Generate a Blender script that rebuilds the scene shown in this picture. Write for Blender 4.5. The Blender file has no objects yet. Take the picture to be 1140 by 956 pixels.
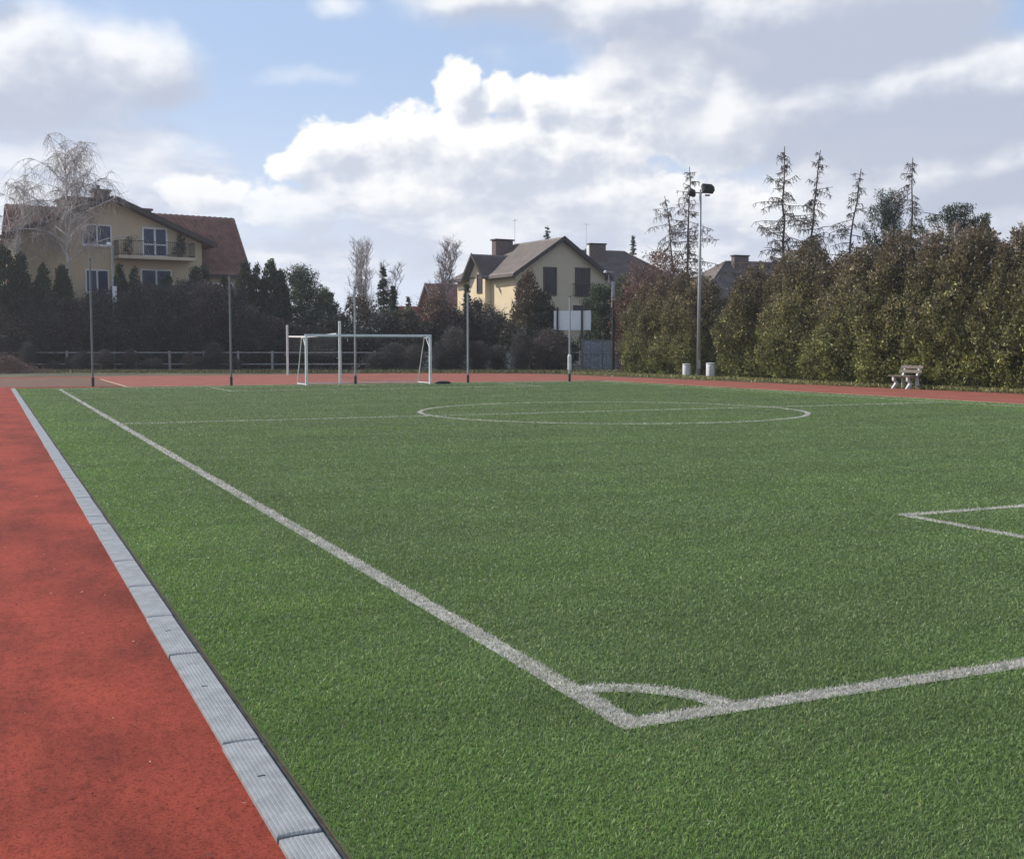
import bpy, math, random
import numpy as np
from math import sin, cos, pi, radians, atan2, sqrt
from mathutils import Vector, Matrix

random.seed(7)
S = bpy.context.scene
COL = S.collection
PW, PH, FPX, HOR, VPX, CAMH = 1140, 956, 1300.0, 385.0, -16.0, 1.62
PITCH = math.atan((PH / 2 - HOR) / FPX)
YAW = -atan2(VPX - PW / 2, FPX * cos(PITCH) + (PH / 2 - HOR) * sin(PITCH))
FWD = Vector((sin(YAW) * cos(PITCH), cos(YAW) * cos(PITCH), -sin(PITCH)))
RGT = Vector((cos(YAW), -sin(YAW), 0))
UPV = RGT.cross(FWD)
EYE = Vector((0, 0, CAMH))

def pt(px, py, w):
    """measured point of the place: seen at px,py from the tripod, w metres along the lens axis"""
    return EYE + FWD * w + RGT * ((px - PW / 2) / FPX * w) + UPV * ((PH / 2 - py) / FPX * w)

def gp(px, w):
    p = pt(px, HOR, w)
    return Vector((p.x, p.y, 0))

def cw(a, b):
    """right / forward metres on the level ground -> world xy"""
    f = Vector((sin(YAW), cos(YAW), 0))
    p = RGT * a + f * b
    return Vector((p.x, p.y, 0))

HAZE = .0005
# ------------------------------------------------------------------ materials
MATS = {}
def nodes_of(name):
    m = bpy.data.materials.new(name); m.use_nodes = True
    nt = m.node_tree; nt.nodes.clear()
    out = nt.nodes.new('ShaderNodeOutputMaterial'); b = nt.nodes.new('ShaderNodeBsdfPrincipled')
    nt.links.new(b.outputs[0], out.inputs[0])
    return m, nt, b

def mat(name, col, rough=.8, var=.25, scale=3.0, bump=0.0, bscale=40.0, metal=0.0, col2=None, spec=.3, vcol=False, trans=0.0):
    if name in MATS: return MATS[name]
    m, nt, b = nodes_of(name); L = nt.links.new
    tc = nt.nodes.new('ShaderNodeTexCoord')
    n = nt.nodes.new('ShaderNodeTexNoise'); n.inputs['Scale'].default_value = scale; n.inputs['Detail'].default_value = 6; n.inputs['Roughness'].default_value = .65
    L(tc.outputs['Object'], n.inputs['Vector'])
    r = nt.nodes.new('ShaderNodeValToRGB'); r.color_ramp.elements[0].position = .3; r.color_ramp.elements[1].position = .7
    c2 = col2 or [c * (1 + var) for c in col]
    c1 = col if col2 else [c * (1 - var) for c in col]
    r.color_ramp.elements[0].color = (*c1, 1); r.color_ramp.elements[1].color = (*c2, 1)
    L(n.outputs['Fac'], r.inputs['Fac'])
    src = r.outputs['Color']
    if vcol:
        a = nt.nodes.new('ShaderNodeAttribute'); a.attribute_name = 'col'
        mx = nt.nodes.new('ShaderNodeMix'); mx.data_type = 'RGBA'; mx.blend_type = 'MULTIPLY'; mx.inputs[0].default_value = 1
        L(a.outputs['Color'], mx.inputs[6]); L(src, mx.inputs[7]); src = mx.outputs[2]
    L(src, b.inputs['Base Color'])
    if trans:
        tl = nt.nodes.new('ShaderNodeBsdfTranslucent'); L(src, tl.inputs['Color']); ms = nt.nodes.new('ShaderNodeMixShader'); ms.inputs[0].default_value = trans
        out = [q for q in nt.nodes if q.type == 'OUTPUT_MATERIAL'][0]
        L(b.outputs[0], ms.inputs[1]); L(tl.outputs[0], ms.inputs[2]); L(ms.outputs[0], out.inputs[0])
    b.inputs['Roughness'].default_value = rough; b.inputs['Metallic'].default_value = metal
    b.inputs['Specular IOR Level'].default_value = spec
    if bump:
        n2 = nt.nodes.new('ShaderNodeTexNoise'); n2.inputs['Scale'].default_value = bscale; n2.inputs['Detail'].default_value = 5
        L(tc.outputs['Object'], n2.inputs['Vector'])
        bp = nt.nodes.new('ShaderNodeBump'); bp.inputs['Strength'].default_value = bump; bp.inputs['Distance'].default_value = .01
        L(n2.outputs['Fac'], bp.inputs['Height']); L(bp.outputs[0], b.inputs['Normal'])
    MATS[name] = m
    return m

ONE = (1, 1, 1)
M_leaf = mat('leaf', (1.6, 1.6, 1.6), .6, .2, 1.2, vcol=True, spec=.35, trans=.25)
M_twig = mat('twig', (1.25, 1.25, 1.25), .85, .2, 2.0, vcol=True)
M_blade = mat('turf_blade', (1.9, 1.9, 1.9), .5, .10, .6, vcol=True, spec=.35, trans=.4)
M_dbark = mat('dark_bark', (.06, .048, .04), .9, .4, 6, .6, 30)
M_bbark = mat('birch_bark', (.66, .64, .61), .8, 0, 2.2, .4, 30, col2=(.34, .32, .30))
M_white = mat('white_paint', (.68, .68, .66), .45, .12, 2.5)
M_galv = mat('galvanised_steel', (.34, .35, .35), .5, .2, 2, metal=.3)
M_pole = mat('grey_green_steel', (.16, .17, .165), .55, .2, 2)
M_poledark = mat('dark_sleeve', (.03, .035, .032), .6, .2, 3)
M_concrete = mat('white_concrete', (.55, .55, .53), .8, .3, 3, .4, 25)
M_rail = mat('weathered_white_concrete', (.27, .26, .245), .85, .35, 4, .4, 25)
M_black = mat('black_plastic', (.015, .015, .016), .5, .2, 5)
M_net = mat('net_cord', (.12, .12, .12), .8, .2, 5)
M_wood = mat('weathered_wood', (.13, .105, .09), .75, .3, 9, .4, 40)
M_glass = mat('window_glass', (.022, .035, .085), .12, .2, .7, spec=.25)
M_glassd = mat('dark_window_glass', (.03, .028, .035), .12, .3, .7, spec=.2)
M_brownf = mat('brown_window_frame', (.07, .045, .035), .6, .2, 4)
M_tan = mat('tan_render', (.56, .43, .275), .9, .07, .5)
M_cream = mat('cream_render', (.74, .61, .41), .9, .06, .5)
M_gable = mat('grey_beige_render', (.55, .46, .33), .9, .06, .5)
M_tile = mat('red_brown_tile', (.23, .12, .095), .6, .35, 1.5, .3, 20)
M_tile2 = mat('grey_brown_tile', (.145, .118, .108), .6, .25, 1.2, .3, 20)
M_tile3 = mat('brick_red_tile', (.24, .07, .045), .6, .3, 1.2, .3, 20)
M_fascia = mat('dark_fascia', (.055, .042, .038), .6, .2, 3)
M_chim = mat('clinker_chimney', (.14, .10, .09), .8, .35, 8, .4, 20)
M_rustw = mat('iron_railing', (.045, .045, .045), .5, .2, 5)
M_panel = mat('white_board', (.80, .80, .79), .6, .06, .8)
M_globe = mat('white_glass_globe', (.8, .8, .8), .25, .05, 2)

# ------------------------------------------------------------------ mesh helpers
def link(name, me, m, parent=None):
    o = bpy.data.objects.new(name, me)
    if m is not None: me.materials.append(m)
    COL.objects.link(o)
    if parent is not None: o.parent = parent
    return o

def np_obj(name, V, F, m, parent=None, fcol=None, smooth=False):
    me = bpy.data.meshes.new(name)
    V = np.asarray(V, dtype=np.float32); F = np.asarray(F, dtype=np.int32)
    k = F.shape[1]
    me.vertices.add(len(V)); me.vertices.foreach_set('co', V.ravel())
    me.loops.add(F.size); me.loops.foreach_set('vertex_index', F.ravel())
    me.polygons.add(len(F)); me.polygons.foreach_set('loop_start', np.arange(0, F.size, k, dtype=np.int32))
    if smooth: me.polygons.foreach_set('use_smooth', np.ones(len(F), dtype=bool))
    if fcol is not None:
        at = me.attributes.new('col', 'FLOAT_COLOR', 'FACE')
        c = np.ones((len(F), 4), dtype=np.float32); c[:, :3] = fcol
        at.data.foreach_set('color', c.ravel())
    me.update(calc_edges=True); me.validate()
    return link(name, me, m, parent)

class MB:
    def __init__(s): s.v = []; s.f = []
    def add(s, vs, fs):
        n = len(s.v); s.v += [tuple(v) for v in vs]; s.f += [tuple(i + n for i in f) for f in fs]
    def box(s, x0, x1, y0, y1, z0, z1, ch=0):
        if ch <= 0:
            s.add([(x, y, z) for z in (z0, z1) for (x, y) in ((x0, y0), (x1, y0), (x1, y1), (x0, y1))],
                  [(3, 2, 1, 0), (4, 5, 6, 7), (0, 1, 5, 4), (1, 2, 6, 5), (2, 3, 7, 6), (3, 0, 4, 7)])
        else:
            ring = [(x0 + ch, y0), (x1 - ch, y0), (x1, y0 + ch), (x1, y1 - ch), (x1 - ch, y1), (x0 + ch, y1), (x0, y1 - ch), (x0, y0 + ch)]
            cx, cy = (x0 + x1) / 2, (y0 + y1) / 2
            def shr(p): return (p[0] + (ch if p[0] < cx else -ch) * .7, p[1] + (ch if p[1] < cy else -ch) * .7)
            vs = [(*shr(p), z0) for p in ring] + [(*p, z0 + ch) for p in ring] + [(*p, z1 - ch) for p in ring] + [(*shr(p), z1) for p in ring]
            fs = [tuple(range(7, -1, -1)), tuple(range(24, 32))]
            for l in range(3):
                for i in range(8): fs.append((l * 8 + i, l * 8 + (i + 1) % 8, l * 8 + 8 + (i + 1) % 8, l * 8 + 8 + i))
            s.add(vs, fs)
        return s
    def tube(s, pts, rad, n=8, cap=True):
        pts = [Vector(p) for p in pts]
        if not hasattr(rad, '__len__'): rad = [rad] * len(pts)
        vs = []; prev = None
        for i, p in enumerate(pts):
            d = (pts[min(i + 1, len(pts) - 1)] - pts[max(i - 1, 0)]).normalized()
            if prev is None:
                a = d.cross(Vector((0, 0, 1)) if abs(d.z) < .9 else Vector((1, 0, 0))).normalized()
            else:
                a = (prev - d * prev.dot(d)).normalized()
            prev = a; b = d.cross(a)
            for k in range(n):
                t = 2 * pi * k / n
                vs.append(p + (a * cos(t) + b * sin(t)) * rad[i])
        fs = []
        for i in range(len(pts) - 1):
            for k in range(n):
                fs.append((i * n + k, i * n + (k + 1) % n, (i + 1) * n + (k + 1) % n, (i + 1) * n + k))
        if cap:
            fs.append(tuple(range(n - 1, -1, -1))); fs.append(tuple((len(pts) - 1) * n + k for k in range(n)))
        s.add(vs, fs); return s
    def prism(s, poly, d):
        """poly: 3-D points of a planar outline, d: extrusion vector"""
        n = len(poly); p = [Vector(q) for q in poly]; d = Vector(d)
        s.add(p + [q + d for q in p], [tuple(range(n - 1, -1, -1)), tuple(range(n, 2 * n))] + [(i, (i + 1) % n, n + (i + 1) % n, n + i) for i in range(n)])
        return s
    def lathe(s, prof, n=24, c=(0, 0, 0)):
        vs = []; fs = []
        for r, z in prof:
            for k in range(n):
                t = 2 * pi * k / n; vs.append((c[0] + r * cos(t), c[1] + r * sin(t), c[2] + z))
        for i in range(len(prof) - 1):
            for k in range(n): fs.append((i * n + k, i * n + (k + 1) % n, (i + 1) * n + (k + 1) % n, (i + 1) * n + k))
        fs.append(tuple(range(n - 1, -1, -1))); fs.append(tuple((len(prof) - 1) * n + k for k in range(n)))
        s.add(vs, fs); return s
    def build(s, name, m, parent=None, smooth=False):
        me = bpy.data.meshes.new(name); me.from_pydata(s.v, [], s.f)
        if smooth:
            for p in me.polygons: p.use_smooth = len(p.vertices) == 4
        me.update()
        import bmesh
        bm = bmesh.new(); bm.from_mesh(me); bmesh.ops.recalc_face_normals(bm, faces=bm.faces); bm.to_mesh(me); bm.free()
        return link(name, me, m, parent)

def tag(o, label=None, cat=None, group=None, kind=None):
    if label: o['label'] = label
    if cat: o['category'] = cat
    if group: o['group'] = group
    if kind: o['kind'] = kind
    return o

def thing(name, label, cat, loc=(0, 0, 0), rz=0, group=None, scale=None):
    o = bpy.data.objects.new(name, None); COL.objects.link(o)
    o.location = loc; o.rotation_euler = (0, 0, rz)
    if scale: o.scale = scale
    return tag(o, label, cat, group)

def dup(root, label=None, group=None, loc=None, rz=None, scale=None):
    r = root.copy(); COL.objects.link(r)
    for ch in list(root.children):
        c = ch.copy(); COL.objects.link(c); c.parent = r
        for g in list(ch.children):
            d = g.copy(); COL.objects.link(d); d.parent = c
    if label: r['label'] = label
    if group: r['group'] = group
    if loc is not None: r.location = loc
    if rz is not None: r.rotation_euler = (0, 0, rz)
    if scale: r.scale = scale
    return r

# ------------------------------------------------------------------ ground, track, pitch
XL, XR, Y0, Y1 = 2.40, 25.15, 4.195, 46.4      # outer edges of the pitch lines
LW = .122
TURF = (1.0, 26.1, -12.0, 48.0)

def sheet(name, x0, x1, y0, y1, z, m, label, nx=1, ny=1, kind='structure'):
    xs = np.linspace(x0, x1, nx + 1); ys = np.linspace(y0, y1, ny + 1)
    V = [(x, y, z) for y in ys for x in xs]
    F = [(j * (nx + 1) + i, j * (nx + 1) + i + 1, (j + 1) * (nx + 1) + i + 1, (j + 1) * (nx + 1) + i) for j in range(ny) for i in range(nx)]
    return tag(np_obj(name, V, F, m), label, None, None, kind)

def ground_mat():
    m, nt, b = nodes_of('ground_grass'); L = nt.links.new
    tc = nt.nodes.new('ShaderNodeTexCoord')
    n = nt.nodes.new('ShaderNodeTexNoise'); n.inputs['Scale'].default_value = .35; n.inputs['Detail'].default_value = 8
    L(tc.outputs['Object'], n.inputs['Vector'])
    r = nt.nodes.new('ShaderNodeValToRGB')
    r.color_ramp.elements[0].position = .35; r.color_ramp.elements[0].color = (.035, .040, .016, 1)
    r.color_ramp.elements[1].position = .65; r.color_ramp.elements[1].color = (.105, .090, .045, 1)
    L(n.outputs['Fac'], r.inputs['Fac']); L(r.outputs[0], b.inputs['Base Color'])
    b.inputs['Roughness'].default_value = .95
    n2 = nt.nodes.new('ShaderNodeTexNoise'); n2.inputs['Scale'].default_value = 12; n2.inputs['Detail'].default_value = 5
    L(tc.outputs['Object'], n2.inputs['Vector'])
    bp = nt.nodes.new('ShaderNodeBump'); bp.inputs['Strength'].default_value = .8; bp.inputs['Distance'].default_value = .05
    L(n2.outputs['Fac'], bp.inputs['Height']); L(bp.outputs[0], b.inputs['Normal'])
    return m

def track_mat():
    m, nt, b = nodes_of('red_rubber_track'); L = nt.links.new
    N = nt.nodes.new
    tc = N('ShaderNodeTexCoord')
    def noise(scale, det, rough=.6, sc=(1, 1, 1)):
        mp = N('ShaderNodeMapping'); mp.inputs['Scale'].default_value = sc; L(tc.outputs['Object'], mp.inputs['Vector'])
        n = N('ShaderNodeTexNoise'); n.inputs['Scale'].default_value = scale; n.inputs['Detail'].default_value = det; n.inputs['Roughness'].default_value = rough
        L(mp.outputs[0], n.inputs['Vector']); return n.outputs['Fac']
    def ramp(f, a, ca, bb, cb):
        r = N('ShaderNodeValToRGB'); r.color_ramp.elements[0].position = a; r.color_ramp.elements[1].position = bb
        r.color_ramp.elements[0].color = (*ca, 1); r.color_ramp.elements[1].color = (*cb, 1); L(f, r.inputs['Fac']); return r.outputs[0]
    def mul(x, y, f=1):
        k = N('ShaderNodeMix'); k.data_type = 'RGBA'; k.blend_type = 'MULTIPLY'; k.inputs[0].default_value = f
        L(x, k.inputs[6]); L(y, k.inputs[7]); return k.outputs[2]
    big = ramp(noise(.9, 6, .65, (1, .55, 1)), .36, (.225, .045, .028), .62, (.365, .070, .043))
    streak = ramp(noise(2.2, 5, .7, (1, .35, 1)), .35, (.70, .72, .74), .55, (1, 1, 1))
    gran = ramp(noise(260, 2, .8), .3, (.45, .45, .45), .72, (1.5, 1.45, 1.4))
    sp = mul(ramp(noise(70, 3, .7), .36, (.50, .46, .45), .48, (1, 1, 1)), ramp(noise(24, 5, .75, (1, .6, 1)), .34, (.72, .68, .67), .52, (1.05, 1.05, 1.05)))
    wet = ramp(noise(.33, 3, .5, (1.3, .6, 1)), .38, (.86, .83, .83), .60, (1.04, 1.0, 1.0))
    L(mul(mul(mul(mul(big, streak), gran, 1), sp), wet), b.inputs['Base Color'])
    b.inputs['Roughness'].default_value = .85; b.inputs['Specular IOR Level'].default_value = .12
    bp = N('ShaderNodeBump'); bp.inputs['Strength'].default_value = .9; bp.inputs['Distance'].default_value = .004
    L(noise(220, 2, .8), bp.inputs['Height'])
    bp2 = N('ShaderNodeBump'); bp2.inputs['Strength'].default_value = .4; bp2.inputs['Distance'].default_value = .02
    L(noise(14, 4, .6), bp2.inputs['Height']); L(bp.outputs[0], bp2.inputs['Normal'])
    L(bp2.outputs[0], b.inputs['Normal'])
    return m

def turf_mat():
    m, nt, b = nodes_of('turf_backing'); L = nt.links.new; N = nt.nodes.new
    tc = N('ShaderNodeTexCoord')
    n = N('ShaderNodeTexNoise'); n.inputs['Scale'].default_value = .5; n.inputs['Detail'].default_value = 7
    mp = N('ShaderNodeMapping'); mp.inputs['Scale'].default_value = (.5, 1.6, 1); L(tc.outputs['Object'], mp.inputs['Vector']); L(mp.outputs[0], n.inputs['Vector'])
    r = N('ShaderNodeValToRGB'); r.color_ramp.elements[0].position = .35; r.color_ramp.elements[1].position = .66
    r.color_ramp.elements[0].color = (.058, .090, .030, 1); r.color_ramp.elements[1].color = (.084, .120, .038, 1)
    L(n.outputs['Fac'], r.inputs['Fac'])
    n2 = N('ShaderNodeTexNoise'); n2.inputs['Scale'].default_value = 120; n2.inputs['Detail'].default_value = 3; n2.inputs['Roughness'].default_value = .8
    L(tc.outputs['Object'], n2.inputs['Vector'])
    r2 = N('ShaderNodeValToRGB'); r2.color_ramp.elements[0].position = .35; r2.color_ramp.elements[1].position = .7
    r2.color_ramp.elements[0].color = (.45, .45, .45, 1); r2.color_ramp.elements[1].color = (1.5, 1.5, 1.4, 1); L(n2.outputs['Fac'], r2.inputs['Fac'])
    k = N('ShaderNodeMix'); k.data_type = 'RGBA'; k.blend_type = 'MULTIPLY'; k.inputs[0].default_value = 1
    L(r.outputs[0], k.inputs[6]); L(r2.outputs[0], k.inputs[7]); L(k.outputs[2], b.inputs['Base Color'])
    b.inputs['Roughness'].default_value = .9
    bp = N('ShaderNodeBump'); bp.inputs['Strength'].default_value = 1; bp.inputs['Distance'].default_value = .015
    L(n2.outputs['Fac'], bp.inputs['Height']); L(bp.outputs[0], b.inputs['Normal'])
    return m

M_track = track_mat()
sheet('ground', -900, 900, -600, 1400, -.03, ground_mat(), 'brown and green rough grass ground around the running track')
# running track: a band on the near side, the far side and along the hedge, one sheet with the pitch lying on it
TR = MB()
outer = [(-4.6, -30), (-4.6, 58)] + [(4.4 - 9 * cos(t), 58 + 8.0 * sin(t)) for t in np.linspace(.15, pi / 2, 10)] + [(22, 66), (26, 64.6), (28.6, 62), (29.8, 58), (30.6, 50), (31.4, 38), (31.9, 28), (32.3, -30)]
TR.add([(x, y, 0) for x, y in outer], [tuple(range(len(outer) - 1, -1, -1))])
tag(TR.build('running_track', M_track), 'red rubber running track around the green pitch', kind='structure')
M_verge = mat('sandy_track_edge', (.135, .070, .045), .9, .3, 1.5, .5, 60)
M_sheen_red = mat('red_painted_sheen', (.24, .072, .046), .9, .22, .8, .4, 60)  # paler red: grazing sheen of the far track put into its colour
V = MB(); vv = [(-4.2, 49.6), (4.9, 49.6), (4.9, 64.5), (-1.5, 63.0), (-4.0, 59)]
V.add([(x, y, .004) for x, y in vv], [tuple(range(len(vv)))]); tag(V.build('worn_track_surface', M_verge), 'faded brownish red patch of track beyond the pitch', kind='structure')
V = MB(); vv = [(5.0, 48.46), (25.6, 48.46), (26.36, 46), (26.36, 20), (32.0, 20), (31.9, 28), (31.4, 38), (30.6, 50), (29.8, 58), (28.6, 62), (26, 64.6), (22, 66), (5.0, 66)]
V.add([(x, y, .003) for x, y in vv], [tuple(range(len(vv)))]); tag(V.build('sheen_track_surface', M_sheen_red), 'pinkish red track surface with its sheen put into the colour, behind the goal and beside the hedge', kind='structure')
sheet('artificial_turf', *TURF, .006, turf_mat(), 'green artificial turf football pitch')
# turf side along the kerb sits a little lower behind the drain covers

# pitch line masks (x, y arrays -> which line), used both for the painted sheets and the white fibres
CXC, CYC, CR = 14.07, (Y0 + Y1) / 2, 4.72
XB0, XB1, BD = 7.94, 20.2, 4.35
def arcm(x, y, cx, cy, r, w=LW): return np.abs(np.hypot(x - cx, y - cy) - r) < w / 2
LINES = [
    ('touch_line', 'long white line along the pitch beside the grey drain covers', lambda x, y: (x > XL) & (x < XL + LW) & (y > Y0) & (y < Y1)),
    ('touch_line', 'white line along the pitch beside the track under the hedge', lambda x, y: (x > XR - LW) & (x < XR) & (y > Y0) & (y < Y1)),
    ('goal_line', 'near white end line leaving the quarter circle corner', lambda x, y: (y > Y0) & (y < Y0 + LW) & (x > XL + LW) & (x < XR - LW)),
    ('goal_line', 'far white end line under the goal', lambda x, y: (y > Y1 - LW) & (y < Y1) & (x > XL + LW) & (x < XR - LW)),
    ('halfway_line', 'white line across the middle of the pitch', lambda x, y: (np.abs(y - CYC) < LW * .45) & (x > XL + LW) & (x < XR - LW)),
    ('centre_circle', 'white circle in the middle of the pitch', lambda x, y: arcm(x, y, CXC, CYC, CR, LW * .95)),
    ('corner_arc', 'small white quarter circle at the near corner', lambda x, y: arcm(x, y, XL + .03, Y0 + .03, .56) & (x > XL + LW) & (y > Y0 + LW)),
    ('penalty_box_line', 'white lines of the near penalty box', lambda x, y: ((np.abs(x - XB0) < LW * .45) & (y > Y0 + LW) & (y < Y0 + BD)) | ((np.abs(y - Y0 - BD) < LW * .45) & (x > XB0 - LW * .45) & (x < XB1)) | ((np.abs(x - XB1) < LW * .45) & (y > Y0 + LW) & (y < Y0 + BD))),
    ('penalty_box_line', 'white lines of the far penalty box before the goal', lambda x, y: ((np.abs(x - XB0) < LW * .45) & (y < Y1 - LW) & (y > Y1 - BD)) | ((np.abs(y - Y1 + BD) < LW * .45) & (x > XB0 - LW * .45) & (x < XB1)) | ((np.abs(x - XB1) < LW * .45) & (y < Y1 - LW) & (y > Y1 - BD))),
]
def rect(m, x0, x1, y0, y1, z=.011):
    m.add([(x0, y0, z), (x1, y0, z), (x1, y1, z), (x0, y1, z)], [(0, 1, 2, 3)])
def ring(m, cx, cy, r, a0, a1, n, w=LW, z=.011):
    vs = []; fs = []
    for i in range(n + 1):
        t = a0 + (a1 - a0) * i / n
        for rr in (r - w / 2, r + w / 2): vs.append((cx + rr * cos(t), cy + rr * sin(t), z))
    for i in range(n): fs.append((2 * i, 2 * i + 1, 2 * i + 3, 2 * i + 2))
    m.add(vs, fs)
hl = LW * .45
def line_sheets(i):
    m = MB()
    if i == 0: rect(m, XL, XL + LW, Y0, Y1)
    if i == 1: rect(m, XR - LW, XR, Y0, Y1)
    if i == 2: rect(m, XL + LW, XR - LW, Y0, Y0 + LW)
    if i == 3: rect(m, XL + LW, XR - LW, Y1 - LW, Y1)
    if i == 4: rect(m, XL + LW, CXC - CR - .05, CYC - hl, CYC + hl); rect(m, CXC - CR + .05, CXC + CR - .05, CYC - hl, CYC + hl); rect(m, CXC + CR + .05, XR - LW, CYC - hl, CYC + hl)
    if i == 5: ring(m, CXC, CYC, CR, 0, 2 * pi, 120)
    if i == 6: ring(m, XL + .03, Y0 + .03, .56, .165, pi / 2 - .165, 16)
    if i in (7, 8):
        ya, yb, yc = (Y0 + LW, Y0 + BD + hl, Y0 + BD) if i == 7 else (Y1 - LW, Y1 - BD - hl, Y1 - BD)
        lo, hi = min(ya, yc - (hl if i == 7 else -hl)), max(ya, yc - (hl if i == 7 else -hl))
        rect(m, XB0 - hl, XB0 + hl, lo, hi); rect(m, XB1 - hl, XB1 + hl, lo, hi); rect(m, XB0 - hl, XB1 + hl, yc - hl, yc + hl)
    return m
def line_mat():
    m, nt, b = nodes_of('line_paint'); L = nt.links.new; N = nt.nodes.new
    tc = N('ShaderNodeTexCoord')
    n = N('ShaderNodeTexNoise'); n.inputs['Scale'].default_value = 2.2; n.inputs['Detail'].default_value = 8; n.inputs['Roughness'].default_value = .75
    L(tc.outputs['Object'], n.inputs['Vector'])
    r = N('ShaderNodeValToRGB'); r.color_ramp.elements[0].position = .38; r.color_ramp.elements[1].position = .58
    r.color_ramp.elements[0].color = (.17, .18, .13, 1); r.color_ramp.elements[1].color = (.42, .42, .37, 1)
    L(n.outputs['Fac'], r.inputs['Fac']); L(r.outputs[0], b.inputs['Base Color']); b.inputs['Roughness'].default_value = .9
    return m
M_line = line_mat()
line_objs = []
for i, (nm, lb, fn) in enumerate(LINES):
    o = tag(line_sheets(i).build(nm, M_line), lb, kind='structure'); line_objs.append(o)
# pale court lines on the red track behind the goal
M_yel = mat('pale_yellow_line', (.42, .36, .22), .8, .3, 2)
m = MB(); rect(m, 5.0, 25.5, 48.25, 48.45, .006); rect(m, 4.98, 5.1, 48.45, 60, .007)
tag(m.build('court_line', M_yel), 'pale yellow line between red track and far end of the pitch', kind='structure')
m = MB(); m.add([(26.15, 0, .005), (26.35, 0, .005), (26.35, 48, .005), (26.15, 48, .005)], [(0, 1, 2, 3)])
tag(m.build('track_edge_line', M_yel), 'pale line between the turf and the track beside the hedge', kind='structure')

# ---- turf fibres: real upright blades, denser where one can see them
rng = np.random.default_rng(11)
def view_ok(x, y):
    w = x * sin(YAW) + y * cos(YAW); a = x * cos(YAW) - y * sin(YAW)
    return (np.abs(a) < w * .50 + .5) & (w > 2.6)
def snoise(x, y, seed, base=1.0, n=7):
    r = np.random.default_rng(seed); s = np.zeros_like(x)
    for k in range(n):
        f = base * 1.55 ** k; t = r.uniform(0, 2 * pi); ph = r.uniform(0, 6.28)
        s += np.sin((x * cos(t) + y * sin(t)) * f + ph + 1.3 * np.sin((x * sin(t) - y * cos(t)) * f * .7 + ph * 2)) / (1.25 ** k)
    return s / 3.2
def scatter():
    xs = []; ys = []
    shells = np.geomspace(1.3, 52, 30)
    for w0, w1 in zip(shells[:-1], shells[1:]):
        wm = (w0 + w1) / 2
        dens = 25000 * min(1, (3.6 / wm)) ** 1.72 * (.55 if wm < 2.4 else 1)
        half = .5 * wm + .25                      # dense where the path leads past, thinner far out to both sides
        for lo_, hi_, f_ in ((-half, half, 1.0), (-1.25 * wm - 3.5, -half, .62), (half, 1.25 * wm + 3.5, .62)):
            n = int((w1 - w0) * (hi_ - lo_) * dens * f_)
            w = rng.uniform(w0, w1, n); a = rng.uniform(lo_, hi_, n)
            x = a * cos(YAW) + w * sin(YAW); y = -a * sin(YAW) + w * cos(YAW)
            k_ = (x > TURF[0]) & (x < TURF[1]) & (y < TURF[3]) & (y > TURF[2])
            xs.append(x[k_]); ys.append(y[k_])
    return np.concatenate(xs), np.concatenate(ys)
bx, by = scatter()
k = (bx > TURF[0] + .012) & (bx < TURF[1]) & (by < TURF[3]) & (by > TURF[2])
bx, by = bx[k], by[k]
def blades(x, y, colr, zb=.006, hmul=1.0):
    n = len(x)
    w = np.maximum(2.8, x * sin(YAW) + y * cos(YAW)); outer_ = np.abs(x * cos(YAW) - y * sin(YAW)) > .5 * w + .25
    lod = (np.maximum(w, 3.6) / 3.6) ** .62
    h = rng.uniform(.009, .017, n) * hmul * np.minimum(lod, 1.25)
    wd = rng.uniform(.0011, .0024, n) * lod ** 1.3 * np.where(outer_, 1.45, 1)
    th = rng.uniform(0, 2 * pi, n); ln = rng.uniform(.2, 1.5, n) * h; la = rng.uniform(0, 2 * pi, n)
    dx, dy = np.cos(th) * wd, np.sin(th) * wd
    z0 = np.full(n, zb)
    A = np.stack([x - dx, y - dy, z0], 1); B = np.stack([x + dx, y + dy, z0], 1)
    mx, my = x + np.cos(la) * ln * .35, y + np.sin(la) * ln * .35
    Cc = np.stack([mx + dx * .8, my + dy * .8, z0 + h * .62], 1)
    D = np.stack([mx - dx * .8, my - dy * .8, z0 + h * .62], 1)
    T = np.stack([x + np.cos(la) * ln, y + np.sin(la) * ln, z0 + h * np.where(ln > h, .8, 1)], 1)
    Vt = np.stack([A, B, Cc, D, T], 1).reshape(-1, 3)
    i = np.arange(n)[:, None] * 5
    F = np.concatenate([i + np.array([[0, 1, 2]]), i + np.array([[0, 2, 3]]), i + np.array([[3, 2, 4]])], 0)
    fc = np.concatenate([colr, colr, colr * 1.08], 0)
    return Vt, F, fc
jx, jy = bx + rng.normal(0, .006, len(bx)), by + rng.normal(0, .006, len(bx))
lid = np.full(len(bx), -1)
for i, (_, _, fn) in enumerate(LINES): lid[fn(jx, jy)] = i
worn = snoise(bx, by, 3, 1.5) + rng.normal(0, .5, len(bx))
lid[(worn > 1.05) & (lid >= 0)] = -1
g = lid < 0
gx, gy = bx[g], by[g]; n = len(gx)
lush = np.array([.097, .152, .043]); dull = np.array([.089, .124, .050])
edge = np.clip(1 - (gx - 1.0) / 1.5, 0, 1) ** .8 + np.clip((gx - 22.5) / 2.5, 0, 1)
t = np.clip(.40 + .30 * snoise(gx * .4, gy * 1.9, 5, .8) + .75 * edge - .012 * np.clip(gy - 8, 0, 30) + .12 * np.clip(1 - gy / 7, -1, 1), 0, 1)[:, None]
c = dull * (1 - t) + lush * t
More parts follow.
